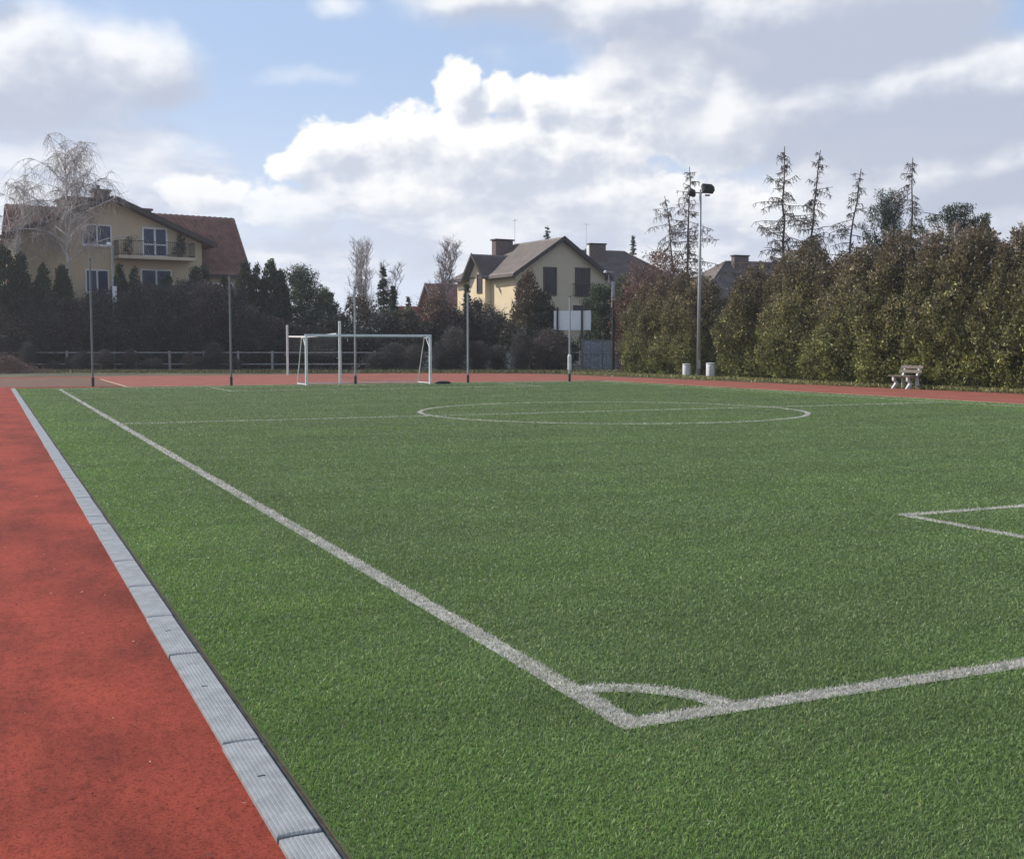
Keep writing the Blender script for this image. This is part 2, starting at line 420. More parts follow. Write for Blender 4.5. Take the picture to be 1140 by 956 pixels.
c = c * (1 + .13 * snoise(gx * .6, gy * 1.6, 9, 2.2) + .03 * np.sin(gy * pi / 2.1) * np.clip(gy / 20, 0, 1))[:, None] * rng.lognormal(0, .15, n)[:, None]
yel = (rng.random(n) < .06); c[yel] = c[yel] * np.array([1.5, 1.25, 1.0])
pale = (rng.random(n) < .025); c[pale] = np.array([.20, .22, .12])
Vt, F, fc = blades(gx, gy, c)
tag(np_obj('turf_grass', Vt, F, M_blade, None, fc), 'short green plastic turf fibres covering the pitch', kind='stuff')
for i, o in enumerate(line_objs):
    s = lid == i
    if s.sum() < 50: continue
    n = int(s.sum()); cc = np.array([.265, .25, .225]) * rng.lognormal(0, .2, n)[:, None]
    cc[rng.random(n) < .08] = np.array([.10, .13, .06])
    Vt, F, fc = blades(bx[s], by[s], cc, .011, .9)
    me = o.data; sheet_v = np.array([v.co[:] for v in me.vertices]); sheet_f = [tuple(p.vertices) for p in me.polygons]
    tri = np.array([t3 for f in sheet_f for t3 in ((f[0], f[1], f[2]), (f[0], f[2], f[3]))])
    o2 = np_obj(o.name.split('.')[0], np.concatenate([sheet_v, Vt]), np.concatenate([tri, F + len(sheet_v)]), M_line, None,
                np.concatenate([np.ones((len(tri), 3)), fc]))
    o2.data.materials.append(M_blade)
    mi = np.concatenate([np.zeros(len(tri)), np.ones(len(F))]).astype(np.int32)
    o2.data.polygons.foreach_set('material_index', mi)
    tag(o2, o['label'], kind='structure')
    nm = o.name; bpy.data.objects.remove(o); o2.name = nm

# loose bits: pale leaves and crumbs on turf and track
def flecks(name, label, n, xr, yr, z, cols, smin, smax, seed):
    r = np.random.default_rng(seed)
    x = r.uniform(*xr, n * 4); y = yr[0] + (yr[1] - yr[0]) * r.random(n * 4) ** 1.6
    kk = view_ok(x, y); x, y = x[kk][:n], y[kk][:n]; n = len(x)
    s = r.uniform(smin, smax, n); th = r.uniform(0, 6.28, n); ar = r.uniform(.3, .8, n)
    ux, uy = np.cos(th) * s, np.sin(th) * s; vx, vy = -np.sin(th) * s * ar, np.cos(th) * s * ar
    zz = lambda: z + r.uniform(0, .012, n)
    Vv = np.stack([np.stack([x - ux, y - uy, zz()], 1), np.stack([x + vx, y + vy, zz()], 1), np.stack([x + ux, y + uy, zz()], 1), np.stack([x - vx, y - vy, zz()], 1)], 1).reshape(-1, 3)
    tag(np_obj(name, Vv, np.arange(4 * n).reshape(-1, 4), M_leaf, None, np.array(cols)[r.integers(0, len(cols), n)] * r.uniform(.6, 1.3, n)[:, None]), label, kind='stuff')
flecks('leaf_litter', 'pale dry leaf scraps scattered on the pitch', 170, (1.1, 25), (3, 40), .014, [(.34, .32, .22), (.22, .16, .08), (.28, .24, .15), (.10, .06, .03)], .004, .015, 5)
flecks('track_litter', 'pale specks and small scraps lying on the red track', 160, (-2.5, .8), (3, 30), .003, [(.5, .42, .36), (.06, .02, .02), (.05, .03, .025), (.4, .3, .25)], .003, .012, 6)

# ---- drain covers
M_drain = mat('grey_drain_cover', (.240, .247, .250), .6, .30, 7, .35, 60, spec=.35)
joints = [1.7, 2.72, 3.70, 4.69, 6.17, 7.10, 8.06]
rj = random.Random(4)
while joints[-1] < 47: joints.append(joints[-1] + rj.choice([1.0, 1.0, 1.0, .5]))
joints[-1] = 48.0
def cover(L, name='drain_cover'):
    # ribbed lid: raised bars along its length, a skirt on both sides
    m = MB(); w = .150; nb = 9; pr = [(0, -.03), (0, .016)]
    bw = w / nb
    for i in range(nb):
        a = i * bw
        pr += [(a + .0022, .0205), (a + bw - .0052, .0205), (a + bw - .0035, .0195), (a + bw, .0195)]
    pr[-2:] = [(w - .0005, .016), (w, .012)]
    pr += [(w, -.03)]
    seg = [.0, .006, L - .028, L - .022]
    def zz(z, i): return z - (.004 if i in (0, 3) and z > 0 else 0)
    vs = []; fs = []; k = len(pr)
    for i, yv in enumerate(seg):
        bow = lambda x: .006 * sin(pi * x / w)
        vs += [(x, yv + bow(x), zz(z, i)) for x, z in pr]
    for s_ in range(3):
        for j in range(k - 1): fs.append((s_ * k + j, s_ * k + j + 1, (s_ + 1) * k + j + 1, (s_ + 1) * k + j))
    fs.append(tuple(range(k))); fs.append(tuple(reversed(range(3 * k, 4 * k))))
    m.add(vs, fs); return m
near = {0: None, 1: 'ribbed grey drain cover cut by the bottom edge of the photo', 2: 'nearest whole ribbed grey drain cover beside the turf corner', 3: 'long ribbed grey drain cover just beyond the nearest whole one',
        4: 'ribbed grey drain cover third whole one from the bottom edge'}
for i in range(len(joints) - 1):
    L = joints[i + 1] - joints[i]
    if i == 0: continue
    o = cover(L).build('drain_cover', M_drain)
    o.location = (.822 + rj.uniform(-.003, .003), joints[i], rj.uniform(0, .004)); o.rotation_euler = (0, rj.uniform(-.006, .006), rj.uniform(-.002, .002))
    tag(o, near.get(i, 'ribbed grey drain cover in the long row between red track and green turf'), 'drain cover', 'drain covers between track and turf')
    if i < 5 or i % 4 == 0:   # lifting slot
        sl = MB().box(.055, .083, L * .56, L * .56 + .006, .0195, .0222).build('lifting_slot', M_black, o)
sheet('gutter', .826, 1.0, -12, 48, .002, mat('gutter_gap_shade', (.045, .047, .042), .9, .5, 9), 'gutter under the drain covers, gap shade put into its dark colour')  # lies flat, so shade of the gaps is put into its dark colour

# ------------------------------------------------------------------ vegetation generators
def nrm(a): return a / np.maximum(1e-6, np.linalg.norm(a, axis=1))[:, None]
def leaf_quads(P, A, L, W, r):
    """diamond leaves at P along A"""
    A = nrm(A); B = nrm(np.cross(A, nrm(r.normal(size=P.shape))))
    N = np.cross(A, B)
    a = A * (L / 2)[:, None]; b = B * (W / 2)[:, None]; nn = N * (L * .12)[:, None]
    V = np.stack([P - a, P + b + nn, P + a, P - b + nn], 1).reshape(-1, 3)
    return V, np.arange(len(V)).reshape(-1, 4)

def cone_foliage(seed, h, prof, K, m, leaf, spread, c_lo, c_hi, inner=.25, up=.8, zmin=.02, lob=.16, cvar=.22, vz=1.0):
    r = np.random.default_rng(seed)
    zt = np.linspace(0, 1, 200); pv = np.array([prof(z) for z in zt]); cdf = np.cumsum(pv + .04); cdf /= cdf[-1]
    z = np.interp(r.random(K), cdf, zt); z = np.clip(z, zmin, 1)
    th = r.uniform(0, 2 * pi, K)
    ph = r.uniform(0, 6.28, 6)
    R = np.interp(z, zt, pv) * (1 + lob * np.sin(2 * th + ph[0] + 3 * z) + lob * .8 * np.sin(3 * th + ph[1] - 7 * z) + lob * .7 * np.sin(5 * th + ph[2] + 11 * z) + lob * .6 * np.sin(17 * z + ph[3] + th))
    fr = 1 - np.abs(r.normal(0, inner, K)); fr = np.clip(fr, .15, 1.1)
    C = np.stack([np.cos(th) * R * fr, np.sin(th) * R * fr, z * h], 1)
    cb = r.lognormal(0, cvar, K)
    P = np.repeat(C, m, 0) + np.clip(r.normal(size=(K * m, 3)), -1.7, 1.7) * spread * np.array([1, 1, vz])
    out = np.repeat(np.stack([np.cos(th), np.sin(th), np.zeros(K)], 1), m, 0)
    A = out * .6 + np.array([0, 0, up]) + r.normal(size=P.shape) * .55
    n = len(P)
    L = r.uniform(.6, 1.3, n) * leaf; W = L * r.uniform(.35, .7, n)
    P[:, 2] = np.maximum(P[:, 2], .05)
    V, F = leaf_quads(P, A, L, W, r)
    zz = np.clip(P[:, 2] / h + r.normal(0, .18, n), 0, 1)[:, None]
    col = (np.array(c_lo) * (1 - zz) + np.array(c_hi) * zz) * np.repeat(cb, m)[:, None] * r.lognormal(0, .22, n)[:, None]
    return V, F, col

class Segs:
    def __init__(s): s.a = []; s.b = []; s.r0 = []; s.r1 = []
    def path(s, pts, r0, r1):
        n = len(pts) - 1
        for i in range(n):
            s.a.append(pts[i]); s.b.append(pts[i + 1])
            s.r0.append(r0 + (r1 - r0) * i / n); s.r1.append(r0 + (r1 - r0) * (i + 1) / n)
    def build(s, name, m, parent, c, k=3, cvar=.2, seed=0):
        a = np.array(s.a, float); b = np.array(s.b, float); r0 = np.array(s.r0); r1 = np.array(s.r1)
        d = nrm(b - a); ref = np.where(np.abs(d[:, 2:3]) < .9, np.array([[0, 0, 1.]]), np.array([[1., 0, 0]]))
        u = nrm(np.cross(d, ref)); v = np.cross(d, u)
        rings = []
        for (p, r) in ((a, r0), (b, r1)):
            for j in range(k):
                t = 2 * pi * j / k; rings.append(p + (u * cos(t) + v * sin(t)) * r[:, None])
        V = np.stack(rings, 1).reshape(-1, 3)
        i = np.arange(len(a))[:, None] * 2 * k
        F = np.concatenate([i + np.array([[j, (j + 1) % k, k + (j + 1) % k, k + j]]) for j in range(k)], 0)
        rr = np.random.default_rng(seed)
        col = np.array(c) * rr.lognormal(0, cvar, len(a))[:, None]
        return np_obj(name, V, F, m, parent, np.concatenate([col] * k, 0))

def trunk_mb(h, r, seed, lean=0, top=.25, n=8):
    rr = random.Random(seed); pts = []; rad = []
    for i in range(n):
        t = i / (n - 1); pts.append((rr.uniform(-.03, .03) * h * t * .4 + lean * t * t, rr.uniform(-.03, .03) * h * t * .4, t * h)); rad.append(r * (1 - t) + r * top * t + (r * .35 if i == 0 else 0))
    return MB().tube(pts, rad, 8)

def wob(p, d, L, n, r, bend=(0, 0, 0), jit=.12):
    """a wandering path from p along d"""
    d = Vector(d).normalized(); pts = [Vector(p)]; st = L / n; bd = Vector(bend)
    for i in range(n):
        d = (d + bd / n + Vector((r.gauss(0, jit), r.gauss(0, jit), r.gauss(0, jit)))).normalized()
        pts.append(pts[-1] + d * st)
    return pts

def make_larch(name, label, seed, h, loc, wide=1.0, lean=0, gap=.25, cat='tree', col=(.055, .044, .038), group=None, upper=0.0):
    r = random.Random(seed)
    t = thing(name, label, cat, loc, atan2(RGT.y, RGT.x) if lean else r.uniform(0, 6), group)
    tr = Segs(); tp = []; n = 12
    for i in range(n + 1):
        f = i / n; tp.append(Vector((lean * f * f + r.gauss(0, .04), r.gauss(0, .04), f * h)))
    tr.path(tp, .15 * h / 14, .022)
    tr.build('trunk', M_twig, t, [c * .9 for c in col], 6, .05)
    s = Segs()
    nb = int(96 * h / 14)
    for i in range(nb):
        f = .22 + .77 * (i / nb) + r.uniform(-.015, .015); f = min(.985, max(.2, f))
        if r.random() < gap: continue
        j = f * n; a = tp[int(j)].lerp(tp[min(n, int(j) + 1)], j - int(j))
        L = wide * h * .30 * (1.03 - f) ** .9 * r.uniform(.3, 1.35) * (1.4 if upper and f > upper else 1)
        az = r.uniform(0, 2 * pi); el = r.uniform(-.3, .15) + .7 * max(0, f - .75)
        pts = wob(a, (cos(az) * cos(el), sin(az) * cos(el), sin(el)), L, 6, r, (0, 0, r.uniform(-.5, .35)), .10)
        s.path(pts, .046 * h / 14 * (1.3 - f), .016)
        for kx in range(int(4 + L * 6.0)):
            q = r.uniform(.12, 1) * 5.99; p = pts[int(q)].lerp(pts[int(q) + 1], q - int(q))
            az2 = r.uniform(0, 2 * pi)
            tw = wob(p, (cos(az2), sin(az2), r.uniform(-1.1, .1)), r.uniform(.16, .42) * (.6 + .3 * L), 3, r, (0, 0, -.9), .14)
            s.path(tw, .019, .012)
            for _ in range(2):
                p2 = tw[r.randint(1, 3)]; s.path([p2, p2 + Vector((r.gauss(0, .10), r.gauss(0, .10), r.gauss(-.10, .1)))], .012, .008)
    s.build('crown', M_twig, t, col, 3, .25, seed)
    return t

def make_birch(name, label, seed, h, loc, weep=1.0, *a, up=0.0, lo=.26, **k):
    return make_birch_(name, label, seed, h, loc, weep, up, lo, *a, **k)
def make_birch_(name, label, seed, h, loc, weep=1.0, up=0.0, lo=.26, spreadf=.33, group=None, white=True, twigc=(.20, .17, .15), stems=1, dens=1.0, cat='tree'):
    r = random.Random(seed)
    t = thing(name, label, cat, loc, 0, group)
    tr = Segs(); s = Segs()
    for st in range(stems):
        lean = Vector((r.uniform(-.07, .07), r.uniform(-.07, .07), 1)) if stems > 1 else Vector((.02, 0, 1))
        tp = wob((r.uniform(-.2, .2) * (stems - 1), r.uniform(-.2, .2) * (stems - 1), 0), lean, h * .93, 12, r, (0, 0, .2), .03)
        tr.path(tp, .0095 * h, .012)
        nb = int(26 * dens)
        for i in range(nb):
            f = lo + (.96 - lo) * i / nb; j = f * 12; a = tp[int(j)].lerp(tp[min(12, int(j) + 1)], j - int(j))
            L = h * spreadf * (1.12 - f) * r.uniform(.6, 1.25)
            az = i * 2.4 + r.uniform(-.5, .5); el = r.uniform(.6, 1.05) + up
            pts = wob(a, (cos(az) * cos(el), sin(az) * cos(el), sin(el)), L, 7, r, (0, 0, -.55 * weep), .09)
            (tr if L > h * .12 else s).path(pts, .0052 * h * (1.2 - f), .010)
            for kx in range(int((4 + L * 2.1) * dens)):
                q = r.uniform(.25, 1) * 6.99; p = pts[int(q)].lerp(pts[int(q) + 1], q - int(q))
                az2 = r.uniform(0, 2 * pi)
                tw = wob(p, (cos(az2) * .8, sin(az2) * .8, r.uniform(-.1, .9) + up * 3), r.uniform(.5, 1.0) * h * .085, 4, r, (0, 0, -1.2 * weep), .15)
                s.path(tw, .016, .011)
                for _ in range(8):
                    p2 = tw[r.randint(1, 4)]; a3 = r.uniform(0, 2 * pi)
                    s.path(wob(p2, (cos(a3) * .5, sin(a3) * .5, r.uniform(-.6, .5) + up * 3), r.uniform(.35, 1.1) * h * .07 * (.6 + .6 * weep), 3, r, (0, 0, -1.6 * weep), .12), .009, .006)
    tr.build('trunk', M_bbark if white else M_dbark, t, ONE, 6, .05)
    s.build('crown', M_twig, t, twigc, 3, .25, seed)
    return t

def make_brush(name, label, seed, h, w, loc, col=(.055, .042, .038), group=None, n=420, leaf=None, cat='shrub'):
    """leafless many-stemmed shrub, with withered leaves where leaf is set"""
    r = random.Random(seed)
    t = thing(name, label, cat, loc, r.uniform(0, 6), group)
    tr = Segs(); s = Segs()
    for i in range(int(n / 14)):
        az = r.uniform(0, 2 * pi); tilt = r.uniform(.03, .62) * min(1.2, w / h * 2.0)
        L = h * r.uniform(.6, 1.02) / (1 + tilt * .4)
        b = (r.gauss(0, .07), r.gauss(0, .07), 0)
        pts = wob(b, (cos(az) * tilt, sin(az) * tilt, 1), L, 8, r, (0, 0, .1), .06)
        tr.path(pts, .028, .010)
        for kx in range(14):
            q = r.uniform(.1, 1) * 7.99; p = pts[int(q)].lerp(pts[int(q) + 1], q - int(q)); a2 = r.uniform(0, 2 * pi)
            tw = wob(p, (cos(a2), sin(a2), r.uniform(.2, 1.6)), h * r.uniform(.08, .22), 4, r, (0, 0, .3), .16)
            s.path(tw, .014, .009)
            for _ in range(5):
                p2 = tw[r.randint(1, 4)]; a3 = r.uniform(0, 2 * pi)
                s.path(wob(p2, (cos(a3), sin(a3), r.uniform(0, 1.2)), h * r.uniform(.03, .1), 2, r, (0, 0, 0), .2), .008, .005)
    tr.build('stems', M_twig, t, [c * 1.1 for c in col], 4, .2, seed)
    s.build('crown', M_twig, t, col, 3, .3, seed)
    if leaf is not None:
        K = int(n * 1.6)
        Vv, Ff, cc = cone_foliage(seed + 5, h * .97, lambda z: w * (.55 + .6 * z if z < .55 else .88 * max(.05, (1 - (z - .55) / .47)) ** .5), K, 18, .13, .20, leaf[0], leaf[1], .4, .3, .02, .2, .38)
        np_obj('leaves', Vv, Ff, M_leaf, t, cc)
    return t

def thuja_prof(rmax, sharp=1.0, base=.75):
    return lambda z: rmax * (base + (1 - base) * min(1, z / .2)) * (max(0.0, 1 - max(0, (z - .25) / .76) ** (1.5 * sharp)) ** .75)

PROTO = {}
def thuja_proto(kind, seed, h, rmax, c_lo, c_hi, K=520, m=26, leaf=.17, spread=.15, sharp=1.0, cvar=.28, lob=.12):
    t = bpy.data.objects.new('thuja', None)
    return dict(kind=kind, seed=seed, h=h, rmax=rmax, data=cone_foliage(seed, h, thuja_prof(rmax, sharp), K, m, leaf, spread, c_lo, c_hi, .16, .9, .015, lob, cvar), sharp=sharp)

# ------------------------------------------------------------------ the thuja hedge beside the track
GREENLO, BRONZE = (.122, .130, .040), (.100, .074, .050)
def foot(pf): return lambda z: pf(z) * (.72 + .28 * min(1, z / .07))
hp_ = []
for sd in (21, 22, 23, 24):
    parts_ = [cone_foliage(sd, 6.0, foot(thuja_prof(1.66, 1.35, .86)), 1050, 28, .125, .13, GREENLO, BRONZE, .13, .75, .008, .15, .40)]
    rl_ = np.random.default_rng(sd * 7)
    for q in range(8):   # side leaders that break the outline
        a_ = q * .785 + rl_.uniform(-.3, .3); d_ = rl_.uniform(.35, 1.05); hh_ = rl_.uniform(.74, 1.04) * 6.1 * (1.06 - .16 * d_)
        v_, f__, c_ = cone_foliage(sd * 20 + q, hh_, thuja_prof(.52, .9, .8), 120, 24, .12, .11, GREENLO, BRONZE, .16, .95, .35, .15, .40)
        parts_.append((v_ + np.array([cos(a_) * d_, sin(a_) * d_, 0]), f__, c_))
    Vj = np.concatenate([p_[0] for p_ in parts_]); hp_.append(dict(V=(Vj, np.arange(len(Vj)).reshape(-1, 4), np.concatenate([p_[2] for p_ in parts_])), h=6.2))
hedge_meshes = []
def veg_thing(name, label, cat, loc, rz, scale, parts, group):
    t = thing(name, label, cat, loc, rz, group, scale)
    for nm, me in parts:
        o = bpy.data.objects.new(nm, me); COL.objects.link(o); o.parent = t
    return t
def proto_meshes(dat, h, trunk_r, m_leaf=None, bark=None):
    Vv, Ff, cc = dat
    o = np_obj('crown', Vv, Ff, m_leaf or M_leaf, None, cc); me = o.data; bpy.data.objects.remove(o)
    o = trunk_mb(h * .9, trunk_r, int(h * 10)).build('trunk', bark or M_dbark); mt = o.data; bpy.data.objects.remove(o)
    return [('crown', me), ('trunk', mt)]
hedge_meshes = [proto_meshes(p['V'], 6.2, .14) for p in hp_]
rh = random.Random(12)
HEDGE = [  # y along the track, top row in px, what sets it apart
    (58.2, 316, 'low thuja at the far end of the hedge beside the blue grey gate'), (56.3, 308, 'thuja between the far end of the hedge and the shorter white bin'), (54.2, 304, 'thuja behind the shorter white bin'),
    (52.5, 308, 'thuja behind the tall floodlight mast, last before the dark gap'),
    (47.7, 297, 'thuja just past the dark gap in the hedge'), (45.6, 283, 'thuja under the tallest larch'), (43.4, 268, 'bronze topped thuja under the leaning larch'),
    (41.2, 282, 'lower thuja with a dark hollow at its foot'), (39.1, 274, 'thuja under the larch with a bent over top'), (37.0, 260, 'broad thuja just left of the bench'), (35.0, 262, 'thuja rising behind the bench'),
    (33.1, 250, 'yellow green thuja just right of the bench'), (31.3, 256, 'thuja under the flat topped dark pine'), (29.6, 244, 'last whole thuja of the hedge at the edge of the photo'), (27.8, 250, 'thuja of the hedge cut off by the edge of the photo'), (26.0, 246, None)]
for i, (y, top, lb) in enumerate(HEDGE):
    x = 34.7 + rh.uniform(-.25, .25) - (.5 if y < 40 else 0)
    w = x * sin(YAW) + y * cos(YAW)
    h = CAMH + (HOR - top) * w / FPX
    px_ = i % 4
    s = rh.uniform(.92, 1.08) * (.80 if i == 0 else .9 if i < 4 else 1)
    if lb is None: lb = 'thuja of the hedge just outside the edge of the photo'
    veg_thing('thuja', lb, 'tree', (x, y, 0), rh.uniform(0, 6.28), (s, s, h / 6.05), hedge_meshes[px_], 'thujas in the hedge along the track')
# low grass fringe at the hedge foot
def fringe(name, label, pts, n, h, cols, seed, spread=.6):
    r = np.random.default_rng(seed); pts = np.array(pts, float)
    sl = np.linalg.norm(np.diff(pts, axis=0), axis=1); cs = np.concatenate([[0], np.cumsum(sl)])
    s = r.uniform(0, cs[-1], n); x = np.interp(s, cs, pts[:, 0]) + r.normal(0, spread, n); y = np.interp(s, cs, pts[:, 1]) + r.normal(0, spread, n)
    P = np.stack([x, y, r.uniform(.02, h * .7, n)], 1); A = np.stack([r.normal(0, .5, n), r.normal(0, .5, n), np.ones(n)], 1)
    Vv, Ff = leaf_quads(P, A, r.uniform(.5, 1.2, n) * h, r.uniform(.02, .05, n), r)
    tag(np_obj(name, Vv, Ff, M_leaf, None, np.array(cols)[r.integers(0, len(cols), n)] * r.lognormal(0, .3, n)[:, None]), label, kind='stuff')
fringe('verge_grass', 'dry grass strip between the red track and the hedge', [(33.0, 26), (32.6, 40), (32.2, 50), (31.4, 60)], 16000, .16, [(.16, .15, .055), (.20, .17, .09), (.09, .10, .03)], 8, .45)
pA, pB = gp(-20, 73), gp(700, 70)
fringe('verge_grass', 'dark rough grass strip before the white rail fence', [pA, gp(330, 71.5), pB], 22000, .20, [(.075, .075, .03), (.10, .085, .045), (.045, .05, .02)], 9, 1.3)

# ------------------------------------------------------------------ far belt: evergreens, brush, bare trees
DK_LO, DK_HI = (.024, .036, .022), (.032, .044, .022)
def dark_thuja(seed): return cone_foliage(seed, 6.0, thuja_prof(.85, 1.15, .75), 620, 26, .15, .12, DK_LO, DK_HI, .12, 1.0, .015, .10, .25)
dk = [proto_meshes(dark_thuja(s_), 6.0, .10) for s_ in (31, 32, 33)]
def place_far(px, top, w):
    p = gp(px, w); return p, pt(px, top, w).z
DKT = [(8, 280, 76.2, 1.2, 'dark columnar thuja left of the white birch trunk at the photo edge'), (25, 289, 76.6, 1.05, 'dark thuja second from the edge of the photo, before the left end of the house'),
       (50, 300, 77, .95, 'short dark thuja before the birch trunk'), (71, 300, 77.4, .9, 'short dark thuja just beside the birch trunk, house side'),
       (135, 300, 80, .8, 'narrow dark thuja next to the globe lamp post'), (151, 304, 80, .75, 'narrow dark thuja under the middle of the balcony'),
       (187, 310, 80, .95, 'low round topped thuja below the balcony door'), (219, 303, 80, 1.0, 'thuja at the right corner of the tan gable'), (229, 302, 81, .9, 'thuja just right of the tan gable corner'),
       (252, 312, 82, .9, 'thuja under the right roof slope of the tan house'),
       (274, 297, 80, .95, 'dark thuja at the lower right roof corner of the tan house'), (287, 300, 80, .85, 'dark thuja second from the tan house roof corner'), (302, 294, 80, 1.05, 'tallest dark thuja left of the round pine'), (314, 306, 81, .9, 'dark thuja touching the round pine')]
for i, (px, top, w, s, lb) in enumerate(DKT):
    p, h = place_far(px, top, w)
    veg_thing('thuja', lb, 'tree', p, i * 1.3, (s, s, h / 5.75), dk[i % 3], 'dark thujas before the tan house')

BR = [(-6, 326, 76.6), (18, 338, 76.3), (40, 340, 76.6), (62, 328, 76.8), (88, 334, 77), (112, 322, 79), (138, 326, 78), (164, 314, 79), (186, 318, 78), (208, 314, 79), (232, 314, 78), (254, 320, 79), (276, 342, 78), (298, 352, 78)]
brl = ['at the edge of the photo above the brush pile', 'behind the brush pile', 'just right of the brush pile', 'under the birch', 'left of the nearest net pole', 'right of the nearest net pole', 'under the globe lamp post',
       'below the left end of the balcony', 'below the balcony door', 'below the right end of the balcony', 'left of the second net pole', 'behind the second net pole', 'before the tan house roof corner', 'left of the tall volleyball post']
b0 = [make_brush('bare_shrub', 'x', 60 + i, 6.0, 2.4, (0, 0, 0), [(.058, .050, .046), (.066, .050, .045), (.050, .049, .046)][i], 'dark bare shrubs before the tan house', 620, [((.036, .037, .032), (.050, .044, .040)), ((.044, .037, .034), (.055, .044, .039)), ((.032, .037, .033), (.042, .042, .038))][i]) for i in range(3)]
for i, (px, top, w) in enumerate(BR):
    p, h = place_far(px, top, w)
    lb = 'dark leafless shrub mass ' + brl[i]
    sc = (1, 1, h / 5.9)
    if i < 3: b0[i].location = p; b0[i].scale = sc; b0[i]['label'] = lb
    else: dup(b0[i % 3], lb, None, p, i * 1.1, sc)

rs = random.Random(44)
for i in range(23):
    px = -8 + i * 21 + rs.uniform(-9, 9) if i < 14 else 415 + (i - 14) * 24 + rs.uniform(-6, 6)
    p = gp(px, 73.6 + rs.uniform(-.5, .5)); q = rs.uniform(.16, .36) if i < 14 else rs.uniform(.26, .50)
    dup(b0[i % 3], 'low dark leafless sapling growing right before the white rail fence', 'saplings before the rail fence', p, rs.uniform(0, 6), (q * rs.uniform(.9, 1.9), q, q * rs.uniform(.6, 1.15)))
# rounded pine right of the tan house
def make_pine(name, label, seed, h, w, loc, c=(.030, .046, .022), crown0=.25, n=46, group=None, flat=.25, m=150, ragged=.3, lf=1.0, sp_=.42):
    r = np.random.default_rng(seed); rr = random.Random(seed)
    t = thing(name, label, 'tree', loc, 0, group)
    tr = Segs(); tp = wob((0, 0, 0), (0, 0, 1), h * .95, 8, rr, (0, 0, 0), .03); tr.path(tp, .016 * h, .02)
    Vs = []; cs = []; nv = 0
    for i in range(n):
        f = crown0 + (1 - crown0) * (i + rr.random()) / n
        R = w * (1 - ((f - crown0) / (1.02 - crown0)) ** 1.7) ** .6 * rr.uniform(1 - ragged * 1.8, 1 + ragged * .6)
        az = i * 2.4 + rr.uniform(-.4, .4)
        base = tp[min(8, int(f * .85 * 8))]
        tip = Vector((base.x + cos(az) * R, base.y + sin(az) * R, min(f * h, h)))
        tr.path([base, base.lerp(tip, .55) + Vector((0, 0, -.12)), tip], .03, .012)
        K = int(m * 1.9); u = rr.uniform(.5, .9)
        P = np.array(tip) + np.clip(r.normal(size=(K, 3)), -1.5, 1.5) * np.array([.34, .34, flat]) * w * sp_
        back = r.random(K)[:, None] ** 2 * .6
        P = P * (1 - back) + (np.array(base) + np.array([0, 0, .2])) * back
        A = r.normal(size=(K, 3)) * .7 + np.array([0, 0, .6])
        L = r.uniform(.12, .24, K) * lf; V_, F_ = leaf_quads(P, A, L, L * .35, r)
        Vs.append(V_); cs.append(np.array(c) * rr.uniform(.65, 1.4) * r.lognormal(0, .25, K)[:, None])
    V_ = np.concatenate(Vs)
    tr.build('trunk', M_dbark, t, ONE, 6, .1)
    np_obj('crown', V_, np.arange(len(V_)).reshape(-1, 4), M_leaf, t, np.concatenate(cs))
    return t
def far_pine(px, top, w, width, label, seed, **k):
    p, h = place_far(px, top, w); return make_pine('pine_tree', label, seed, h, width, p, **k)
far_pine(340, 297, 83, 2.3, 'round dark green pine between the thujas and the volleyball posts', 71, crown0=.12, n=60)
far_pine(362, 322, 81, 1.5, 'small dark pine leaning out right of the round pine', 72, crown0=.1, n=34)

def make_spruce(name, label, seed, h, w, loc, c=(.022, .034, .020), n=120, group=None, gapf=.1, cat='tree'):
    r = np.random.default_rng(seed); rr = random.Random(seed)
    t = thing(name, label, cat, loc, 0, group)
    tr = Segs(); tr.path([Vector((0, 0, 0)), Vector((.03, 0, h * .5)), Vector((0, 0, h))], .013 * h, .012)
    Vs = []; cs = []
    for i in range(n):
        if rr.random() < gapf: continue
        f = .06 + .93 * i / n; L = w * (1 - f) ** .85 * rr.uniform(.6, 1.2) + .08; az = i * 2.4 + rr.uniform(-.5, .5)
        d = Vector((cos(az), sin(az), rr.uniform(-.45, -.05) + .9 * max(0, f - .75)))
        p0 = Vector((0, 0, f * h)); p1 = p0 + d * L + Vector((0, 0, .06 * L)); tr.path([p0, p1], .02, .008)
        K = int(16 + 42 * L); u = r.random(K) ** .75
        P = np.array(p0) + u[:, None] * np.array(p1 - p0) + r.normal(size=(K, 3)) * np.array([.12, .12, .07]) * (.5 + L * .45)
        A = np.array(d)[None] + r.normal(size=(K, 3)) * .55; Ls = r.uniform(.13, .28, K)
        V_, F_ = leaf_quads(P, A, Ls, Ls * .4, r); Vs.append(V_); cs.append(np.array(c) * rr.uniform(.7, 1.35) * r.lognormal(0, .22, K)[:, None])
    tr.build('trunk', M_dbark, t, ONE, 5, .1)
    V_ = np.concatenate(Vs); np_obj('crown', V_, np.arange(len(V_)).reshape(-1, 4), M_leaf, t, np.concatenate(cs))
    return t
def far_spruce(px, top, w, width, label, seed, **k):
    p, h = place_far(px, top, w); return make_spruce('spruce_tree', label, seed, h, width, p, **k)
far_spruce(427, 297, 84, 1.25, 'slim dark green spruce among the bare birches behind the goal', 81, gapf=.2)
far_spruce(438, 318, 83, .9, 'short dark spruce directly right of the slim green one', 82)
far_spruce(520, 316, 80, .55, 'thin dark conifer against the lit side wall of the cream house', 83, gapf=.3)
far_spruce(609, 252, 118, 2.1, 'distant spruce tip rising behind the ridge of the cream house', 84)
far_spruce(704, 262, 118, 1.3, 'distant small spruce tip behind the roof with the white sided chimney', 85)
far_spruce(653, 276, 118, 1.3, 'distant small spruce tip just right of the cream house ridge', 86)
